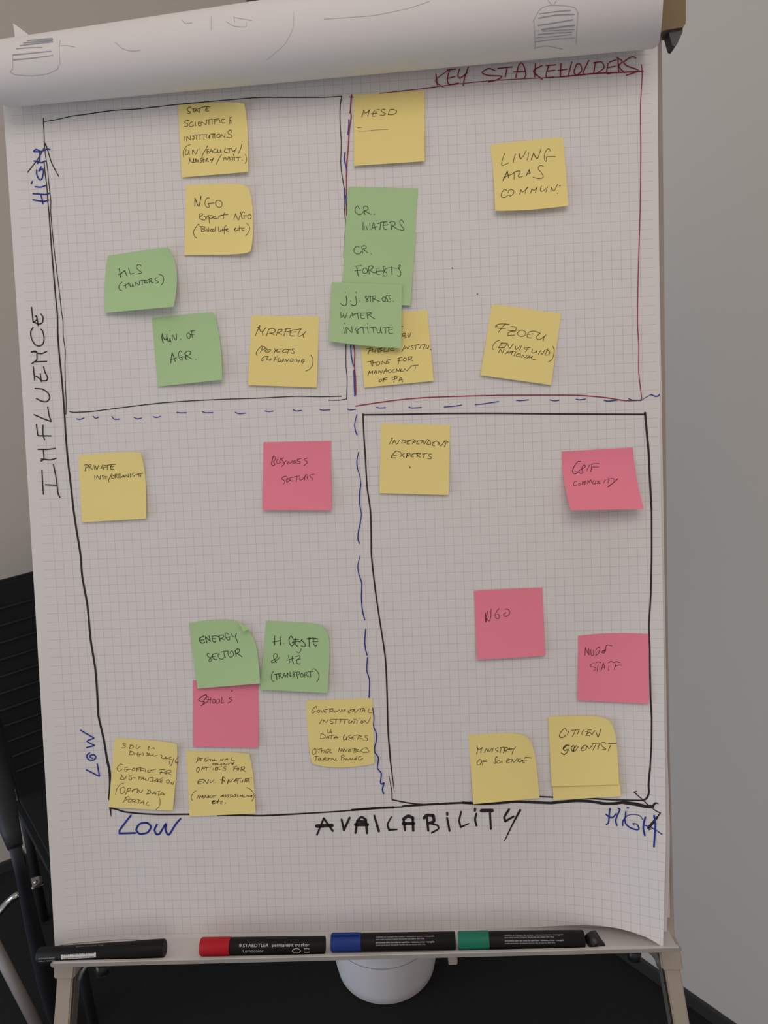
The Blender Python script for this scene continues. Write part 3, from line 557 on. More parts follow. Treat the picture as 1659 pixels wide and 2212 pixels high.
# 10 public institutions (lies under the stross note)
sticky('yellow', (772.5, 684), (923, 669.1), (936.6, 822.8), (787.4, 837.1), .04, .25, .35, 'yellow note reading PUBLIC INSTITUTIONS FOR MANAGEMENT OF PA, half covered by a green note', (700, 590, 6.636),
 '1110,765 1135,762|1115,930 1130,870|1120,870 1165,860 1160,890 1130,900 1180,920|1215,870 1195,895 1225,905|1245,855 1225,910 1205,920|'
 '630,1160 660,1080|610,1085 680,1070 690,1095 640,1120|700,1090 690,1130 740,1110|745,1080 730,1140|770,1085 775,1135|775,1080 830,1075 790,1100 840,1110 780,1135|870,1080 855,1125 910,1120|930,1070 920,1125|1000,1070 950,1090 960,1110 1005,1105|1115,1125 1160,1040|1150,1090 1180,1060 1200,1090 1225,1040|1280,1035 1250,1050 1280,1080 1250,1095|1290,1035 1365,1020|1320,1030 1310,1095|1395,1025 1370,1080|1400,1030 1450,1020 1420,1085|1470,1030 1460,1075 1495,1070 1505,1030|1520,1095 1535,1100|'
 '615,1275 700,1255|665,1265 690,1335|700,1260 695,1330|700,1290 740,1280|750,1275 745,1320 790,1310 800,1275 760,1270|830,1310 835,1260 880,1300 900,1250|950,1240 910,1245 905,1265 935,1285 890,1300|1060,1220 1120,1205|1080,1215 1060,1305|1055,1260 1110,1250|1150,1215 1130,1250 1165,1260 1180,1225 1150,1215|1210,1200 1200,1265|1205,1205 1260,1195 1250,1225 1210,1235 1270,1255|'
 '625,1475 650,1400|650,1400 660,1435 695,1400 690,1450|715,1445 740,1390 755,1440|720,1425 760,1415|780,1435 790,1395 820,1430 840,1390|850,1440 890,1370 900,1425|860,1405 915,1400|960,1385 925,1390 930,1425 965,1415 960,1400|975,1390 1010,1380|985,1390 980,1420 1020,1415|1040,1370 1035,1420|1045,1380 1065,1410 1090,1365 1090,1410|1110,1375 1095,1405 1130,1405|1140,1405 1155,1370 1185,1400 1245,1340|1240,1330 1350,1317|1310,1345 1300,1400|'
 '810,1520 785,1545 800,1560 830,1540 825,1515|860,1505 850,1560|850,1510 910,1495|855,1530 900,1525|1015,1490 1000,1570|970,1500 1040,1475 1045,1505 985,1525|1070,1550 1100,1495 1125,1560|1080,1535 1130,1525')
# 9 stross
sticky('green', (716.6, 609.6), (868.5, 614.9), (866.5, 752), (711.3, 737), .46, .4, .6, 'green note reading J.J. STROSS. WATER INSTITUTE, lowest of three overlapping green notes', (700, 590, 6.636),
 '300,270 303,290|w1.5 318,330 325,430 305,465 265,460 235,432|375,400 382,402|460,268 462,285|w1.5 455,335 465,430 445,462 410,460 380,440|510,398 517,400|615,340 600,325 590,350 620,375 630,400 610,412 600,395 640,350|635,335 700,330|665,340 665,412|695,335 700,410|690,335 735,325 735,355 700,370|710,368 800,408|850,340 830,370 850,405 880,390 880,350 850,340|915,320 890,325 890,360 915,385 905,412 875,408|960,315 935,320 930,350 955,380 950,412 915,412|990,405 997,408|'
 '240,560 245,640 280,600|275,585 300,645 330,570|370,640 400,565 415,635|380,605 440,600|410,590 515,570|480,575 490,655|530,570 520,610 540,650 580,645|520,605 570,600|530,575 600,572|615,575 625,650|605,575 660,560 685,575 630,600|640,600 725,655|'
 '290,715 295,722|278,775 290,865|320,860 320,775 400,855 395,765|480,790 450,790 455,820 490,845 485,865 465,855 475,820 520,785|520,780 590,770|555,775 570,865|590,775 610,772|625,722 628,728|620,770 635,860|650,785 740,775|700,780 715,870|755,785 765,850 800,850 810,775|810,800 830,865|840,785 920,780|880,785 885,860|925,775 985,770|930,780 925,840 945,868 985,862|925,815 975,810', bows=(0, 0, 2, 0))
# 11 LIVING
sticky('yellow', (1058.7, 312.5), (1216.3, 296.3), (1228, 444), (1069.5, 455.4), .04, .8, .8, 'yellow note reading LIVING ATLAS COMMUN. in the upper right quadrant', (1040, 280, 8.295),
 '420,420 375,540 360,620 375,645 485,595|608,435 585,510 568,590|w1.6 680,430 680,480 705,525|705,525 760,460 800,375|845,410 835,480 820,545|w1.7 890,540 935,415|w1.6 935,415 985,520 1015,500|1015,500 1070,335|1235,385 1215,345 1185,345 1145,400 1125,480 1140,560 1165,565 1165,485|1165,485 1325,480|'
 'w2 385,910 465,745|w1.6 465,745 485,860|w1.4 400,860 470,825 550,795 600,755 680,738|585,760 585,890|690,740 690,780 655,830 680,852 740,835|w1.6 800,825 860,715|w1.5 860,720 865,795|815,800 880,770|1115,665 1075,640 1025,660 1020,710 1080,780 1110,840 1080,870 1010,875 925,852|'
 '460,1090 410,1070 370,1120 350,1180 370,1210 420,1215 480,1170|480,1130 490,1090 540,1070 580,1100 570,1150 520,1190 490,1170|w1.5 685,1160 710,1075|710,1080 735,1115 780,1090 825,1030|825,1035 800,1080 785,1145|w1.5 880,1140 905,1055|905,1060 930,1085 960,1080 1000,1025|1000,1025 980,1080 965,1135|1075,1010 1055,1060 1065,1105 1110,1095 1150,1050|1185,1025 1165,1070 1158,1118|w1.6 1240,1110 1255,1035|1255,1035 1300,1100 1370,970|w1.5 1395,1005 1415,1000|w1.6 1362,1138 1368,1140', bows=(-1, 0, 3, 2))
# 12 FZOEU
sticky('yellow', (1063, 656.5), (1212.4, 678), (1190.3, 831.8), (1037.7, 810.3), .04, .35, .35, 'yellow note reading FZOEU (ENVI FUND NATIONAL), clearly tilted clockwise', (1020, 640, 7.9),
 '435,505 400,510 405,535 480,550 575,548|400,520 420,485 500,470 635,480|570,465 530,510 445,615|655,518 720,518 755,545 740,580 700,600|610,580 740,595|700,590 640,610 600,640 610,665 725,662|835,575 790,600 775,640 800,675 850,685 900,665 912,620 880,585 830,578|1010,605 960,615 935,670 950,705 1005,710|960,650 1035,640|985,605 1060,595 1160,630|1160,630 1095,690 1100,720 1140,740 1190,715 1262,660|1262,660 1225,700 1212,762|'
 '470,748 410,770 350,845 345,890 365,910|515,790 480,830 450,880|490,795 600,800|470,835 545,830|455,880 545,880|w1.3 545,880 600,810 640,890 700,808|740,850 745,910 815,850|845,840 805,920|885,890 900,870 990,880|950,880 910,950|890,900 970,905|1030,910 1015,955 1060,965 1100,930|1110,925 1090,965|1130,990 1165,930 1190,990 1240,920|1290,890 1245,1000|1265,910 1310,930 1325,970 1290,1000 1240,1000|'
 '450,965 480,905 515,965 545,905|570,980 620,930 630,985|590,965 690,945|640,935 735,940|690,945 665,1000|745,950 715,1015|800,975 750,1000 770,1030 820,1020 820,980 795,975|840,1045 860,1000 900,1050 935,1010|930,1060 985,1010 980,1070|945,1045 1010,1040|1030,1020 1010,1060 1040,1075 1080,1075|1375,850 1400,910 1390,1000 1360,1080 1300,1120')
# 13 PRIVATE
sticky('yellow', (169.5, 983.5), (309, 973), (315.5, 1120.3), (176.9, 1128.4), .04, .25, .45, 'yellow note reading PRIVATE INST./ORGANISAT, beside the thick vertical axis', (150, 960, 8.7316),
 'w1.6 310,390 300,500|275,390 320,380 350,400 340,430 300,450|365,400 370,490|350,395 400,380 405,410 375,430 435,470|460,390 475,480|490,400 515,480 550,390|w1.5 590,450 630,385|630,390 640,470|600,450 700,425|650,400 770,385|715,400 715,480|740,385 870,375|w1.5 790,390 770,430 790,470 835,465|770,430 840,415|'
 '475,590 480,665|515,650 520,585 575,660 580,590|660,585 620,590 620,610 660,630 650,650 625,648|650,610 710,605|690,610 685,650|720,630 726,632|800,545 770,610 735,670 745,712|810,580 790,610 800,640 840,635 845,600 810,580|860,570 865,635|850,575 890,560 895,585 865,600 925,635|965,560 930,560 925,600 950,630 985,610 950,595|990,620 1020,580 1030,620|1000,600 1045,600|1050,620 1060,575 1110,620 1110,560|1150,550 1150,625|1225,540 1190,550 1190,575 1225,590 1220,615 1180,610|1230,580 1290,560 1300,580|1290,550 1385,545|1315,560 1310,605|1345,560 1340,610', bows=(0, 3, 0, 0), tr=(-6, 5, .4))
# 14 BUSINESS
sticky('pink', (568.9, 955.2), (714.9, 952.3), (716, 1102.4), (567.2, 1101.8), .04, .6, .6, 'pink note reading BUSINESS SECTORS, left of the blue centre line', (550, 930, 8.7316),
 'w1.5 355,480 325,580 320,640 345,665 380,640 355,590|365,485 395,510 385,550 350,585|425,545 415,600 440,630 490,600|490,520 480,560 470,600|545,510 510,540 540,590 560,630 510,675|595,570 560,600 565,630|620,640 635,580 665,620 710,570|720,600 770,585 760,560 720,590 725,625 790,600|805,545 880,525|820,540 800,570 860,590 850,620 800,625|990,520 930,545 990,590 995,610 930,660|'
 '605,858 550,870 505,910 570,950 560,985 535,1010|600,930 640,915 620,895 600,940 610,975 670,930|690,880 660,900 665,935 715,955|690,885 740,880|750,870 850,855|795,870 785,965|850,890 850,930 890,930 920,890|w2 945,870 935,935|970,830 940,880|965,830 1010,850 985,880 1010,935|1120,825 1050,840 1045,870 1090,910 1080,935')
# 15 INDEPENDENT
sticky('yellow', (823.5, 914.9), (972.4, 917.8), (968.9, 1069.3), (819.5, 1065.5), .04, .3, .35, 'yellow note reading INDEPENDENT EXPERTS, in the corner of the black box', (800, 900, 8.7316),
 '395,410 420,400 390,460 355,520|w1.6 410,515 455,440|455,440 495,520 550,440|590,425 590,430 660,455 655,490 580,500|615,440 585,500|680,470 720,465|690,450 760,445 700,480 690,515 740,515|740,445 790,435 840,445 800,500 790,515|800,480 830,490 860,470 840,445|880,490 900,450 870,510 920,515|900,460 1000,450|w1.3 955,505 1000,450 1015,520 1060,440|1075,425 1130,470 1135,520|1135,520 1065,520 1105,440|1170,490 1200,480 1240,460|1190,490 1170,540 1215,550|1225,465 1270,470 1275,545|1275,545 1290,480 1320,555 1400,470|1385,465 1420,460 1480,485|1430,480 1395,575|'
 'w1.5 480,645 400,740 400,775 485,780|430,735 500,725|480,650 560,665 600,730 640,765|640,690 560,755|w2 700,700 680,770|680,700 740,685 750,710 700,740|705,745 720,750|760,740 800,720|830,690 770,720 765,755 815,755|830,695 900,685|885,695 880,765|870,700 940,690 930,720 880,735 945,765|980,705 1070,690|1020,700 1000,775|1155,705 1110,705 1105,740 1150,770 1140,795 1075,790|w1 705,915 712,925|w1.2 735,940 750,945|w1.4 735,965 758,960')
# 16 GBIF
sticky('pink', (1213.3, 975.3), (1367.1, 966.5), (1391.1, 1099.4), (1233.5, 1102.5), .04, 2.4, 1.9, 'pink note reading GBIF COMMUNITY, its lower edge standing well off the sheet', (1200, 950, 7.9),
 'w1.5 430,370 385,370 320,450 290,540 310,575 355,575 380,550 340,540|w1.4 470,440 500,430 510,460 400,530 400,560 430,575 465,560 450,500 465,440|580,430 535,525|w1.5 620,430 605,545|600,420 680,405 745,410|620,465 735,465|'
 '370,710 330,710 305,760 320,780 370,770|400,740 390,770 420,775 435,750 400,740|455,765 465,700 480,735 510,700 500,770|540,750 555,690 575,730 600,680 620,740|660,690 635,720 640,750 690,750|690,700 680,740|710,700 750,735|750,700 710,745 770,740|850,680 820,740|870,670 945,665|w1.4 905,660 910,690 895,740|945,665 975,660|990,660 1000,690|w1.8 1062,665 980,740 893,802', bows=(0, -4, 0, -5))
# 17 NGO pink
sticky('pink', (1023.7, 1276.1), (1171.5, 1269.5), (1177.8, 1416), (1030.6, 1424.7), .04, .55, .45, 'pink note reading only NGO, in the middle of the lower right quadrant', (1010, 1250, 8.7316),
 'w1.7 340,650 335,730 345,820|w1.5 345,820 375,620|345,690 370,770 405,800|405,800 435,740 445,575|595,565 560,600 520,680 530,735 565,755 600,735 590,680 560,670|705,575 760,575 795,620 780,680 730,715 690,705 680,670 725,640', bows=(-1, 0, 1, 0))
# 18 NODE STAFF
sticky('pink', (1248.7, 1373.5), (1401, 1370), (1401.8, 1520.6), (1248, 1512.7), .04, .4, .3, 'pink note reading NODE STAFF, beside the right line of the black box', (1230, 1350, 8.295),
 '285,400 280,545|w1.2 285,410 345,530 355,535 345,420|385,440 380,480 400,550 435,530 430,450|470,460 480,500 470,550|480,440 530,390 545,430 520,510 470,550|590,460 620,470 640,440 580,490 620,505 645,440|650,470 655,380 680,360 760,370|'
 'w1 440,685 375,710 375,735 470,770 465,800 430,822|470,680 520,660 560,680|515,700 495,835|565,825 610,680 630,790|590,770 630,745|700,680 740,650 790,670|710,720 700,820|800,680 840,655 905,675|830,700 805,800|820,745 870,720 930,720', bows=(-4, 0, 0, 0))
# 21 SCHOOLS (under the energy note)
sticky('pink', (416.3, 1469.5), (557.9, 1471), (557.9, 1615.5), (416.8, 1612.7), .04, .3, .35, 'pink note reading SCHOOLS, its top tucked under the green energy note', (400, 1450, 9.217),
 'w1.7 430,500 415,465 350,490 265,570 300,595 380,610 360,650 320,685|w1.5 455,505 400,540 365,600 390,640 440,600|460,500 455,635|435,570 510,565|505,520 495,640|560,560 540,600 560,640 600,610 590,560 560,560|620,580 610,620 640,640 680,620 680,560 640,560|730,515 725,600 720,635 770,625|925,515 870,545 935,575 850,635|w1.6 920,400 937,380')
# 19 ENERGY
sticky('green', (407.8, 1346), (551, 1341), (562.2, 1476.2), (426.6, 1487.6), .15, .35, .9, 'green note reading ENERGY SECTOR with a folded top right corner', (400, 1320, 9.217),
 'w1.7 280,540 375,495|w1.7 290,550 290,600 340,640 390,620|w1.5 295,580 380,570|w1.7 400,520 435,630|w1.5 400,510 500,600|w1.5 500,600 475,490|530,500 610,490|w1.5 540,510 540,580 580,620 610,605|535,555 600,545|600,490 640,500 660,520|w1.7 670,500 700,600|660,510 720,475 765,495 750,530 695,550|700,545 785,570|860,470 835,435 800,450 800,520 850,575 885,570 880,520|w1.2 820,530 900,510|920,450 940,500 985,520|w1.4 1020,435 1000,510 1050,630|'
 '485,860 460,840 435,860 450,900 510,950 530,980 490,1010 470,980 520,910 560,860|560,855 630,840|w1.6 550,860 540,920 600,970 630,960|540,910 600,900|690,860 660,850 655,900 690,950 740,955 780,920|710,820 790,800 860,800|770,815 780,890 805,935|855,810 850,850 880,910 930,910 965,870 950,810 915,795 890,840|w1.6 1000,800 1015,905|w1.6 990,800 1040,750 1080,770 1070,820 1015,850|w1.6 1040,845 1130,910', bows=(-5, 0, 0, 0), tr=(-26, 16, .3), fold=[(512, 1341.7, .1), (519, 1347, .35), (541, 1358.5, .5), (531, 1361, .75), (525.3, 1364.5, .8), (521, 1354, .6)])
# 20 CESTE
sticky('green', (574.6, 1340.6), (716.6, 1347), (707.5, 1497), (562, 1489.5), .04, .6, .7, 'green note reading H. CESTE (TRANSPORT), right of the energy sector note', (550, 1320, 8.7316),
 'w1.6 375,470 380,640|w1.5 345,585 490,555|w1.6 480,480 490,640|545,612 552,616|w1.6 715,510 685,470 650,530 660,620 710,655 750,600|w1.9 710,590 800,570 860,580|w1.6 730,545 830,530|w1.8 765,515 765,620 815,665|w1.6 860,580 900,530|w1.5 880,545 950,620 950,665 900,665 880,650|w1.9 990,525 1100,510 1200,530|w1.6 1025,500 1028,670|w1.6 1085,570 1190,575|w1.5 1110,535 1110,620 1150,660 1175,635|'
 'w1.1 785,765 835,792 860,770 875,712|410,975 360,890 360,820 395,800 425,830 410,890 320,940 320,970 370,965 475,875|635,830 660,970|610,925 740,890|710,850 710,930 740,1000|770,860 850,840 850,880 780,930|w1.3 780,925 865,905|795,930 800,980 840,1000 862,985|'
 '355,1140 320,1190 315,1270 335,1320 368,1322|w1.5 375,1195 470,1180|w1.5 410,1195 420,1295|455,1190 470,1280|450,1190 490,1170 500,1200 465,1230|475,1225 530,1260|530,1250 560,1170 585,1245|535,1225 600,1215|w1.5 620,1250 615,1165|w1.4 615,1165 685,1240 665,1150|745,1150 720,1150 720,1180 750,1215 735,1245 715,1225 770,1150|790,1160 810,1270|780,1160 840,1145 840,1190 800,1205|880,1180 860,1215 880,1245 915,1230 910,1185 880,1175|940,1170 950,1250|935,1170 985,1155 985,1185 950,1205|960,1205 1030,1240|1010,1150 1110,1140|1050,1150 1060,1245|w1.2 1085,1100 1130,1090 1190,1150 1215,1220 1200,1290 1170,1335', tr=(-13, 10, .4))
# 22 GOV
sticky('yellow', (660.2, 1512.9), (804.3, 1508.7), (809.1, 1649.7), (669.5, 1652), .04, .15, .15, 'yellow note reading GOVERNMENTAL INSTITUTION DATA USERS, touching the blue centre line', (650, 1490, 8.295),
 '280,330 275,295 220,340 190,400 215,425 240,390 235,380|240,390 290,375|310,370 290,395 310,410 340,390 330,360 305,370|360,365 375,410 410,360|430,375 410,400 450,410|430,355 480,350|420,385 460,380|490,345 580,335|520,360 515,410|515,355 570,345 570,370 530,385 590,400|605,380 615,410|600,380 630,375 650,395 690,350|710,400 735,350|735,350 750,385 790,345|790,345 790,400|850,370 845,400 860,420 880,400|850,385 890,370|880,360 960,350|920,400 955,355|955,355 970,415 1030,350|1030,345 1130,330|1075,345 1060,405|1090,400 1130,335 1145,405|1100,380 1150,370|1225,340 1205,380 1215,410 1275,408|'
 '375,535 350,580 332,615|400,585 410,540 450,585 490,535|590,530 530,535 525,560 580,580 570,600 530,600|590,530 660,525|630,535 620,605|680,530 720,525|715,535 695,610|730,530 840,530|790,535 775,610|870,550 850,580 870,600 915,560|920,560 900,600|940,535 1000,530|970,540 940,610|1010,550 1000,610|940,510 945,512|1035,515 1045,510|1090,555 1065,585 1090,600 1120,575 1095,555|1130,595 1140,550 1190,600 1250,495|'
 '480,710 480,760 500,775|540,705 515,770|515,770 545,750|545,752 548,775|360,790 350,880|355,780 430,815 430,860 350,880|455,880 490,825 500,870|450,855 500,850|510,825 600,815|545,830 540,880|590,880 630,830 650,870|600,860 670,855|790,800 760,850 765,895 800,890 825,845|830,840 815,900|895,810 855,830 860,850 890,870 850,885|905,870 940,855|930,835 910,860 915,885 960,880|945,820 1020,810|1040,815 1060,820|1040,820 1015,890|1035,820 1090,830 1050,860 1110,885|1195,825 1160,815 1145,845 1190,875 1180,915 1115,905|'
 '250,1060 210,1090 210,1150 240,1155 275,1110 265,1060 240,1045|300,1070 380,1050|330,1070 320,1135|370,1065 365,1130|370,1100 420,1080|430,1080 410,1130|450,1090 440,1130 480,1130|450,1080 500,1065|490,1070 480,1140|490,1070 540,1075 500,1110 555,1135|670,1120 690,1035|690,1060 720,1100 730,1050|755,1110 745,1060|760,1110 780,1060 800,1110 830,1060|w1 860,1060 850,1110|875,1070 860,1120|910,1060 880,1075 900,1095 870,1115|930,1060 990,1060|960,1070 945,1130|990,1070 980,1125|980,1075 1030,1070 1000,1100 1050,1115|1070,1075 1060,1110|1110,1060 1080,1090 1100,1115|1115,1050 1180,1035 1160,1070|1210,1045 1190,1060 1220,1100 1210,1120 1110,1125|'
 '245,1200 320,1190|280,1200 255,1280|320,1220 310,1260 340,1260 345,1220 320,1220|360,1220 355,1260 395,1250 400,1220|400,1270 430,1210 450,1230 420,1250 470,1265|490,1215 480,1265|530,1230 500,1230 500,1260|540,1260 560,1220 580,1250|590,1240 600,1270 630,1230|640,1260 632,1280|730,1190 725,1265|715,1190 760,1165 775,1195 725,1215|w1 760,1260 780,1220 800,1260|800,1260 825,1230 840,1260|850,1260 880,1230 900,1260 930,1225|950,1260 970,1220 985,1250|1000,1190 985,1260|1080,1195 1040,1200 1030,1250 1070,1260 1085,1235 1110,1235', bows=(0, 0, 7, 0), width=1.05, bl=(5, -3, .2))
# 23 SDU
sticky('yellow', (247.7, 1593.6), (388, 1603), (373, 1751.4), (234.6, 1743.8), .04, .25, .5, 'yellow note reading SDU ZA DIGITALIZACIJU, at the bottom left corner of the axes', (220, 1580, 9.217),
 '480,260 450,235 420,240 425,265 470,290 450,325 390,325|575,270 545,340|555,270 620,285 630,310 600,335 545,340|690,265 680,320 700,345 765,300|915,320 940,300 940,320 915,360 935,375|985,345 1020,325|1030,320 1045,350|'
 '570,400 540,460|540,390 600,400 640,440 600,465 540,460|660,430 650,475|730,420 700,440 710,490 745,490 750,460|720,460 780,455|800,430 830,440 820,480|880,425 940,440|905,440 895,490|920,480 950,440 960,490|930,470 980,480 1010,470|1030,440 1010,480 1060,490|1100,470 1060,495|1165,465 1200,490 1180,520|1180,520 1230,545 1270,505|1270,505 1280,550|1250,535 1320,540|1380,510 1340,520 1345,560 1400,555|w1.1 1430,545 1375,685 1350,640 1345,600|1515,510 1460,590 1470,620 1520,600|1510,600 1500,655|'
 '415,665 370,650 310,710 310,770 340,795 400,750|520,710 465,720 455,780 490,795 510,760|480,760 570,755|630,730 600,760 620,785 655,765 650,730 620,730|700,725 690,800|680,735 780,720|700,760 740,760|775,730 765,805|770,725 860,745|760,770 830,775|870,760 865,810|930,770 905,790 925,815 960,800|980,770 990,800 1000,825|960,775 1080,750|1140,770 1180,760 1260,765|1190,780 1160,850|1150,810 1230,820|1260,800 1240,830 1270,845 1290,810 1260,800|1300,790 1285,865|1290,780 1370,775 1370,810 1300,830|1320,835 1380,865|'
 '375,850 440,940|400,870 365,950|365,950 430,960 460,920|480,890 475,940|600,885 550,890 540,950 570,970 600,930|570,930 650,920|660,910 655,950|720,905 790,915|750,915 735,955|780,960 830,910 830,970|790,945 850,950|880,930 860,970 920,975|930,940 915,975|950,920 1020,920 1000,990 950,1000|1000,990 1060,985|1050,980 1110,940 1110,1010|1070,990 1150,990|1130,960 1220,920|1180,950 1160,1020|1200,960 1190,1025|1330,960 1290,980 1290,1020 1330,1030 1350,990 1320,955|1370,1050 1385,1010 1410,1060 1440,980|'
 'w.9 435,1028 370,1050 300,1140 270,1255|430,1110 380,1130 360,1200 380,1240 430,1230 465,1170 450,1120 420,1110|520,1140 470,1255|510,1140 560,1130 570,1170 500,1200|600,1190 650,1160 630,1150 600,1190 610,1210|650,1150 710,1140|710,1150 700,1230|w1.2 720,1220 730,1160 770,1225 815,1160|940,1160 900,1240|905,1150 970,1190 970,1230 890,1250|1000,1250 1050,1200 1070,1270|1010,1240 1090,1235|1090,1200 1160,1190|1140,1200 1120,1280|1150,1270 1200,1210 1240,1270|1170,1250 1250,1250|'
 '490,1310 420,1420|460,1320 530,1295 540,1340 470,1370|570,1350 530,1370 530,1410 580,1400 600,1360 570,1340|620,1350 610,1420|610,1355 680,1350 670,1380 620,1400|640,1400 710,1425|710,1360 770,1370|740,1375 720,1440|770,1430 820,1380 830,1450|780,1420 850,1420|920,1400 880,1440 900,1465 945,1470|w1 1135,1315 1160,1400 1140,1490 1075,1560', width=1.05, tr=(-6, 5, .4))
# 24 REGIONAL
sticky('yellow', (402, 1622.2), (543, 1625), (552.2, 1757.3), (409.5, 1763.8), .04, .2, .4, 'yellow note reading REGIONAL COUNTY OFFICES, just below the pink schools note', (390, 1600, 9.217),
 '350,335 325,420|340,335 375,340 370,370 335,390|340,395 310,435|370,390 410,380|385,360 440,350|400,370 395,410|430,370 425,410|560,340 500,350 480,390 510,420 530,380|520,385 600,370|600,380 590,410|640,375 635,410 670,380|680,370 670,400 720,390|w1.3 790,395 810,370 830,395 850,360|w1.6 880,385 935,360|930,360 935,385|1030,335 1000,380 1070,400|'
 'w1.4 690,455 645,460 645,485 690,480|700,465 690,485 730,480 730,460 700,460|745,460 740,485 790,480 810,455|820,460 815,490|840,490 870,450 890,490 930,450|960,460 950,485|960,460 1000,440 1020,470 1070,425|1060,440 1030,485|'
 '350,535 320,560 320,610 345,625 375,580 365,540 340,530|440,525 420,590|430,530 510,520|420,560 480,550|520,530 510,590|490,540 620,520|660,545 645,580|720,540 690,550 690,585 720,580|740,530 740,580|690,530 830,520|750,560 790,575|915,520 870,515 860,540 900,560 880,595 830,600|1080,515 1055,600|1040,525 1120,510|1050,560 1110,550|1140,540 1120,570 1150,585 1160,550 1140,545|1215,530 1195,610|1200,530 1270,520 1270,555 1210,570|1220,570 1290,615|'
 'w1.5 370,775 345,830 345,855 410,860|335,825 410,810|370,775 450,770 460,780|455,845 480,780|w1.3 480,780 530,850 560,775|590,780 590,840 670,780|690,830 695,832|w1.5 870,740 840,720 830,790 825,855|790,780 850,775|840,800 870,790 870,820|w1.8 930,855 960,770|965,780 990,825 1040,760|w1.7 1060,820 1110,755|1110,760 1110,815|1070,800 1140,790|1110,765 1200,755|1150,775 1135,850|1190,785 1185,825 1220,820 1240,780|w1.4 1235,790 1230,830|1290,770 1275,825|1280,765 1335,760 1330,790 1290,800|1300,800 1330,820|1340,790 1380,785|1350,760 1345,820 1380,820|1345,750 1420,742|'
 'w1 310,1000 280,1010 215,1100 215,1160 245,1200|360,1080 325,1150|w1.3 370,1150 395,1100 420,1130 440,1090|445,1095 440,1140|470,1100 460,1155|460,1110 500,1090 500,1120 470,1130|520,1140 560,1090 560,1140|530,1120 575,1120|610,1095 580,1110 590,1135 620,1130|640,1100 620,1135|640,1100 715,1085|670,1090 655,1150|w1.5 800,1120 850,1075|850,1080 850,1120|800,1110 870,1105|910,1080 880,1085 910,1110 880,1130|960,1075 930,1085 960,1110 930,1130|1010,1070 980,1085 1010,1110 980,1130|1050,1090 1030,1110 1060,1120|1110,1070 1080,1075 1100,1100 1070,1120|1150,1080 1120,1085 1150,1110 1120,1125|1180,1120 1190,1080 1210,1110 1235,1075 1230,1125|1260,1100 1250,1125 1290,1120|1300,1120 1330,1085 1350,1120|1350,1100 1390,1110 1410,1090|w1.5 1400,1095 1450,1085|1420,1100 1405,1140|'
 'w1.8 625,1225 680,1210 660,1190 625,1230 640,1255 710,1235|w1.6 755,1180 735,1250|710,1215 790,1205|835,1210 800,1225 795,1250 815,1258|w1.9 882,1240 892,1245|w1 1310,935 1380,960 1450,1040 1465,1110 1420,1210', width=1.15, bows=(0, 1, 0, 0), tr=(-5, 4, .35))
# 25 MINISTRY
sticky('yellow', (1012, 1588), (1153, 1581.5), (1165.5, 1724.3), (1022.3, 1737), .04, .7, .4, 'yellow note reading MINISTRY OF SCIENCE, over the horizontal axis', (1000, 1560, 8.7316),
 'w1.3 265,440 275,500 260,605|w1.3 270,480 300,520 350,490 370,475|365,480 345,520 335,575|445,490 410,560 405,572|460,555 475,495|475,495 500,560 545,490|570,490 545,565|660,480 620,495 620,525 660,545 620,570|700,480 770,470|720,490 700,575|w1.8 790,490 765,580|770,475 840,480 830,520 790,540|800,540 835,560|w1.6 850,520 880,490|w1.8 880,490 870,515 940,500|995,465 950,520 925,605|'
 '310,705 265,760 275,805 310,805 350,760 340,710 300,705|385,720 365,810|370,720 450,712|365,745 455,742|650,670 640,650 605,690 620,780|620,780 585,770 590,755|w1.2 690,720 645,735 640,765 670,775 720,750|735,730 740,770|830,740 870,710 850,690 820,740 830,770 875,760|870,705 930,700|910,755 935,705|935,705 960,755 1030,680|1090,690 1045,700 1040,745 1080,750 1110,720|1115,730 1130,710|1110,715 1215,715|1130,720 1130,755 1165,760|1165,685 1180,660 1300,675', bows=(-1.5, 0, 0, 0), tr=(-14, 11, .3))
# 27 under citizen, then 26
sticky('yellow', (1187, 1580), (1327, 1582), (1341.8, 1720), (1195.8, 1728.7), .04, .35, .3, 'blank yellow note showing only its lower strip under the CITIZEN SCIENTIST note', None, None)
sticky('yellow', (1183.7, 1548.3), (1330.5, 1545.5), (1337.2, 1694.9), (1191.8, 1698.4), .16, .45, .3, 'yellow note reading CITIZEN SCIENTIST, lowest right of all notes', (1170, 1530, 8.7316),
 'w1.4 470,430 450,385 410,395 350,470 335,530 360,555 410,545 455,500|510,430 485,500|w1.2 560,415 700,405|640,420 580,530|710,410 665,500|w1.2 800,405 755,470 770,500|w1.5 830,440 870,430|w1.2 870,410 940,405|w1.3 870,430 850,500|w1.1 825,512 905,520|w1.3 860,480 905,450 950,500|950,500 960,480 1000,420|w1.3 1020,430 1060,545|w1.3 1060,545 1090,480 1115,390|'
 'w1.8 525,705 460,695 405,750 430,795 500,775|w1.8 470,700 410,770|w1.8 500,790 460,850 420,870 372,845|w1.8 600,700 555,740 570,790 600,820 610,780|620,710 600,800|w1.3 660,700 620,750|690,720 640,800 600,810|740,770 800,740|800,700 740,760 760,800 815,790|w1.2 790,720 830,695 850,730|830,780 860,710|860,710 900,760 970,670|960,665 1090,655|1020,690 965,790|1085,680 1060,770|1215,665 1190,645 1125,650 1120,690 1175,740 1215,770 1155,775|w2 1260,660 1410,658|w1.3 1300,700 1255,800', width=1.3, bows=(-1.5, 0, 0, 0), tr=(-14, 11, .3))

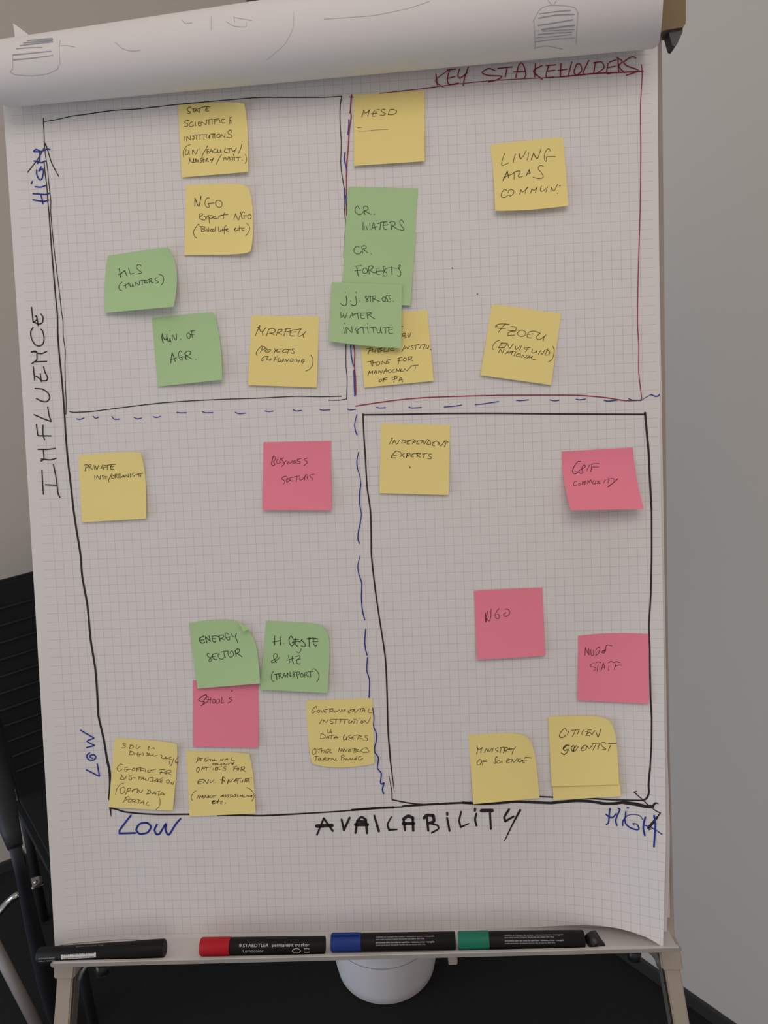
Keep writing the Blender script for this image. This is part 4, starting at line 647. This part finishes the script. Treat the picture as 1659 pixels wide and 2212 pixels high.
# ------------------------------------------------------------------ markers
def text_mesh(s, size):
    cu = bpy.data.curves.new('t', 'FONT'); cu.body = s; cu.size = size; cu.resolution_u = 3
    ob = bpy.data.objects.new('t', cu); COL.objects.link(ob); bpy.context.view_layer.update()
    me = bpy.data.meshes.new_from_object(ob.evaluated_get(bpy.context.evaluated_depsgraph_get()))
    vs = [tuple(v.co) for v in me.vertices]; fs = [tuple(p.vertices) for p in me.polygons]
    bpy.data.objects.remove(ob); bpy.data.curves.remove(cu); bpy.data.meshes.remove(me)
    return vs, fs
RAD = .93
def marker(xa, ya, xb, yb, hh, capend, capm, caplen, label, texts, clip=True):
    A = np.array(P(*pl(xa, ya, hh), hh)); B = np.array(P(*pl(xb, yb, hh), hh)); L = np.linalg.norm(B-A); ax = (B-A)/L
    n0 = (CAMW/100-(A+B)/2); n0 -= ax*(n0 @ ax); n0 /= np.linalg.norm(n0); up = np.cross(n0, ax)
    if up @ V > 0: up = -up
    r = RAD/100
    root = empty('marker_pen'); tag(root, label, 'marker pen', 'marker pens in the easel tray')
    def lathe(name, prof, m, parent):
        vs = []; fs = []; n = 28
        for t, rr in prof:
            for k in range(n):
                a = 2*math.pi*k/n; vs.append(A+ax*t+(n0*math.cos(a)+up*math.sin(a))*rr)
        for i in range(len(prof)-1):
            for k in range(n): fs.append((i*n+k, i*n+(k+1) % n, (i+1)*n+(k+1) % n, (i+1)*n+k))
        fs.append(tuple(range(n))); fs.append(tuple((len(prof)-1)*n+k for k in range(n)))
        o = mesh(name, vs, fs, m, parent, True)
        bm = bmesh.new(); bm.from_mesh(o.data); bmesh.ops.recalc_face_normals(bm, faces=bm.faces); bm.to_mesh(o.data); bm.free()
        md = o.modifiers.new('edge', 'EDGE_SPLIT'); md.split_angle = math.radians(40)
        return o
    e = .0012
    if capend == 'left':
        cp = lathe('cap', [(0, r*.9), (e, r), (caplen, r*1.01), (caplen+.0003, r*.95)], capm, root)
        lathe('barrel', [(caplen, r*.93), (caplen+.002, r*.97), (L-e, r*.97), (L, r*.88)], m_body, root)
        c0, c1 = .001, caplen*.93
    else:
        cp = lathe('cap', [(L-caplen, r*.96), (L-caplen+.0003, r*1.01), (L-e, r), (L, r*.9)], capm, root)
        lathe('barrel', [(0, r*.88), (e, r*.97), (L-caplen-.002, r*.97), (L-caplen, r*.93)], m_body, root)
        c0, c1 = L-caplen*.93, L-.001
    if clip:
        vs = []
        for dr in (.0, .0016):
            for t in (c0, c1):
                for a in (.62, 1.15): vs.append(A+ax*t+(n0*math.cos(a)+up*math.sin(a))*(r+dr))
        o = mesh('pocket_clip', vs, [(0, 1, 3, 2), (4, 6, 7, 5), (0, 4, 5, 1), (2, 3, 7, 6), (0, 2, 6, 4), (1, 5, 7, 3)], capm, cp)
        bm = bmesh.new(); bm.from_mesh(o.data); bmesh.ops.recalc_face_normals(bm, faces=bm.faces); bmesh.ops.bevel(bm, geom=bm.edges[:], offset=.0006, segments=2, affect='EDGES'); bm.to_mesh(o.data); bm.free()
    def wrap(t, y):
        a = y/r; return A+ax*t+(n0*math.cos(a)+up*math.sin(a))*(r*.97+.00015)
    for s, t0, y0, wid, size, mm in texts:
        if s == '#bar':
            vs = []; fs = []; import random; rnd = random.Random(4); t = t0
            vs += [wrap(t0, y0), wrap(t0+wid, y0), wrap(t0+wid, y0+size/2), wrap(t0, y0+size/2), wrap(t0+wid, y0+size), wrap(t0, y0+size)]; fs += [(0, 1, 2, 3), (3, 2, 4, 5)]
            mesh('barcode_label', vs, fs, m_print, root)
            vs = []; fs = []; t = t0+.003
            while t < t0+wid-.002:
                w = rnd.choice([.0003, .0005, .0008]); b = len(vs)
                for q in ((t, y0+size*.12), (t+w, y0+size*.12), (t+w, y0+size), (t, y0+size)):
                    vs.append(wrap(*q)+n0*.00012)
                fs.append((b, b+1, b+2, b+3)); t += w+rnd.choice([.0004, .0006, .0009])
            mesh('barcode_bars', vs, fs, m_body, root); continue
        if s == '#logo':
            vs = [wrap(t0, y0)]; fs = []
            for k in range(16):
                a = 2*math.pi*k/16; vs.append(wrap(t0+.0012*math.cos(a), y0+.0017*math.sin(a)))
            for k in range(16): fs.append((0, 1+k, 1+(k+1) % 16))
            mesh('emblem', vs, fs, mm, root)
            b = []; vs = [wrap(t0-.0004, y0-.0014)+n0*.0001, wrap(t0+.0002, y0-.0014)+n0*.0001, wrap(t0+.0005, y0+.0014)+n0*.0001, wrap(t0-.0001, y0+.0014)+n0*.0001]
            mesh('emblem_stripe', vs, [(0, 1, 2, 3)], m_body, root); continue
        if s in ('#oval', '#box'):
            vs = []; fs = []; n = 24 if s == '#oval' else 4
            for k in range(n):
                a = 2*math.pi*(k+.5 if n == 4 else k)/n
                for f in (1., .82):
                    sc = 1.41 if n == 4 else 1.
                    vs.append(wrap(t0+wid*f*sc*math.cos(a), y0+size*f*sc*math.sin(a)))
            for k in range(n): fs.append((2*k, 2*k+1, (2*k+3) % (2*n), (2*k+2) % (2*n)))
            mesh('printed_mark', vs, fs, mm, root); continue
        tv, tf = text_mesh(s, size)
        x1 = max(v[0] for v in tv); k = wid/x1 if wid else 1
        mesh('printed_text', [wrap(t0+v[0]*k, y0+v[1]) for v in tv], tf, mm, root)
    return root
HM = 3.0
small = [("indélébile sur la plupart des surfaces • résistant à la lumière • rechargeable", .0041, .064, .0021, .0), ("peut rester ouvert à longueur de journée sans sécher (ISO 554)", .0017, .053, .0021, .0),
         ("permanente sobre casi todas las superficies • resistente a la luz • recargable", -.0016, .064, .0023, 1.), ("puede permanecer destapado durante días sin secarse (ISO 554)", -.0040, .054, .0021, .0)]
def tiny(t0):
    return [(s, t0, y, w, z, m_print if b else m_printg2) for s, y, w, z, b in small]
m_printg2 = mat('light_grey_print', (.42, .42, .42, 1), .6)
marker(84, 2065, 356, 2047.5, HM, 'right', m_body, .034, 'all black marker pen with barcode label, leftmost in the easel tray', [('#bar', .030, -.0052, .040, .0050, m_print), ('permanent marker', .004, -.0035, .019, .0026, m_printg2), ('non toxic', .004, -.0065, .019, .0024, m_printg2), ('permanent ink', .045, .0070, .032, .0024, m_printg)], False)
marker(434, 2044.5, 702.5, 2041.5, HM, 'left', m_capr, .0335, 'marker pen with a bright red cap in the easel tray', [('#logo', .0465, .0006, 0, 0, m_print), ('STAEDTLER', .0492, -.0011, .0290, .0045, m_print), ('permanent marker', .0815, -.0011, .042, .0046, m_print), ('Lumocolor', .0492, -.0068, .0235, .0046, m_printg2), ('#oval', .109, -.0057, .0048, .0028, m_print), ('#box', .1205, -.0055, .0028, .0024, m_print)], False)
marker(715.5, 2036, 984, 2031.5, HM, 'left', m_capb, .0335, 'marker pen with a dark blue cap in the easel tray', tiny(.0505))
marker(989.5, 2031.5, 1261.5, 2028.5, HM, 'left', m_capg, .0335, 'marker pen with a green cap, rightmost in the easel tray', tiny(.0505), False)

# ------------------------------------------------------------------ waste bin
bb = atz(832, 2172, 0)/100; bc = (bb[0], bb[1]+.120)
binr = empty('waste_bin'); tag(binr, 'white round waste bin standing on the dark floor behind the easel', 'waste bin')
prof = [(.0, .0), (.117, .0), (.1205, .004), (.1245, .03), (.1325, .125), (.1325, .1262), (.145, .30), (.149, .305), (.149, .312), (.143, .312), (.119, .01), (.0, .008)]
vs = []; fs = []; n = 64
for r, z in prof:
    for k in range(n): vs.append((bc[0]+r*math.cos(2*math.pi*k/n), bc[1]+r*math.sin(2*math.pi*k/n), z))
for i in range(len(prof)-1):
    for k in range(n): fs.append((i*n+k, i*n+(k+1) % n, (i+1)*n+(k+1) % n, (i+1)*n+k))
mesh('bucket', vs, fs, m_bin, binr, True)
ring = [(bc[0]+.1330*math.cos(2*math.pi*k/n), bc[1]+.1330*math.sin(2*math.pi*k/n), .128) for k in range(n+1)]
tube('seam', ring, .0008, m_ring, binr, 6)

# ------------------------------------------------------------------ chair by the left wall
chair = empty('office_chair'); tag(chair, 'black visitor chair with chrome joints beside the left wall', 'chair')
ZT = 98
ta = atz(0, 1257, ZT); tb = atz(72, 1238, ZT)
d = (tb-ta)[:2]; d /= np.linalg.norm(d)                       # along the back's top edge
fw = np.array([d[1], -d[0]])                                    # chair faces this way
if fw[0] < 0: fw = -fw
c0 = ta[:2]+d*14.                                              # centre of the back (cm)
def C3(a, f, z): q = c0+d*a+fw*f; return (q[0]/100, q[1]/100, z/100)
def slab(name, pts, off, m, parent, bev=.004):
    o = box_pts(name, pts+[tuple(np.array(p)+np.array(off)) for p in pts], m, parent, bev); return o
back = slab('backrest', [C3(-23, 0, ZT), C3(23, 0, ZT), C3(22, 9, 41), C3(-22, 9, 41)], (-fw[0]*.02, -fw[1]*.02, 0), m_mesh, chair, .006)
for k in range(11):
    z = ZT-6-k*4.; f = .4+(ZT-z)/52*8+.2
    tube('rib', [C3(-21, f, z), C3(0, f+.2, z), C3(21, f, z)], .0025, m_mesh, back, 6)
slab('seat', [C3(-23, 6, 45), C3(23, 6, 45), C3(22, 46, 45), C3(-22, 46, 45)], (0, 0, -.05), m_mesh, chair, .012)
def az(x, y, z): q = atz(x, y, z)/100; return (q[0], q[1], q[2])
pA = az(-22, 1560, 70); pB = az(2, 1700, 67); pC = az(22, 1790, 64); pD = az(33, 1829, 62)
tube('armrest', [pA, pB, pC, pD], [.024, .024, .0185, .014], m_chairf, chair, 16)
pE = az(46, 1885, 55); pF = az(70, 2000, 38); pG = az(100, 2120, 20); pH = az(128, 2200, 3)
tube('leg', [pD, pE, pF, pG, (pH[0], pH[1], .0)], [.0115, .0115, .0145, .019, .021], m_chairf, chair, 16)
tube('chrome_strip', [az(50, 1828, 62), az(54, 1850, 59), az(56, 1866, 57)], .0012, m_chrome, chair, 8)
tube('stretcher', [az(-40, 2010, 30), az(-8, 1978, 31), az(14, 1952, 32), az(28, 1940, 33), az(43, 1930, 34)], .008, m_chrome, chair, 14)
tube('stretcher', [az(66, 1922, 40), az(80, 1914, 40), az(94, 1908, 40)], .0045, m_chrome, chair, 10)
jb = slab('joint_bracket', [az(66, 1897, 42), az(84, 1892, 42), az(86, 1906, 42), az(70, 1920, 42)], (0, .01, -.01), m_metalg, chair, .001)
tube('bracket_bolt', [az(76, 1902, 42.3), az(77, 1910, 41.8)], .004, m_chrome, jb, 10)
tube('rear_leg', [az(-40, 1985, 26), az(92, 2240, 0)], .0135, mat('grey_leg', (.30, .27, .25, 1), .5), chair, 14)
for a, f in ((-21, 4), (21, 4)):
    tube('leg', [C3(a, f, 44), C3(a*1.05, f-4, 0)], .011, m_chairf, chair, 12)
tube('leg', [C3(-21, 44, 44), C3(-22, 46, 0)], .011, m_chairf, chair, 12)
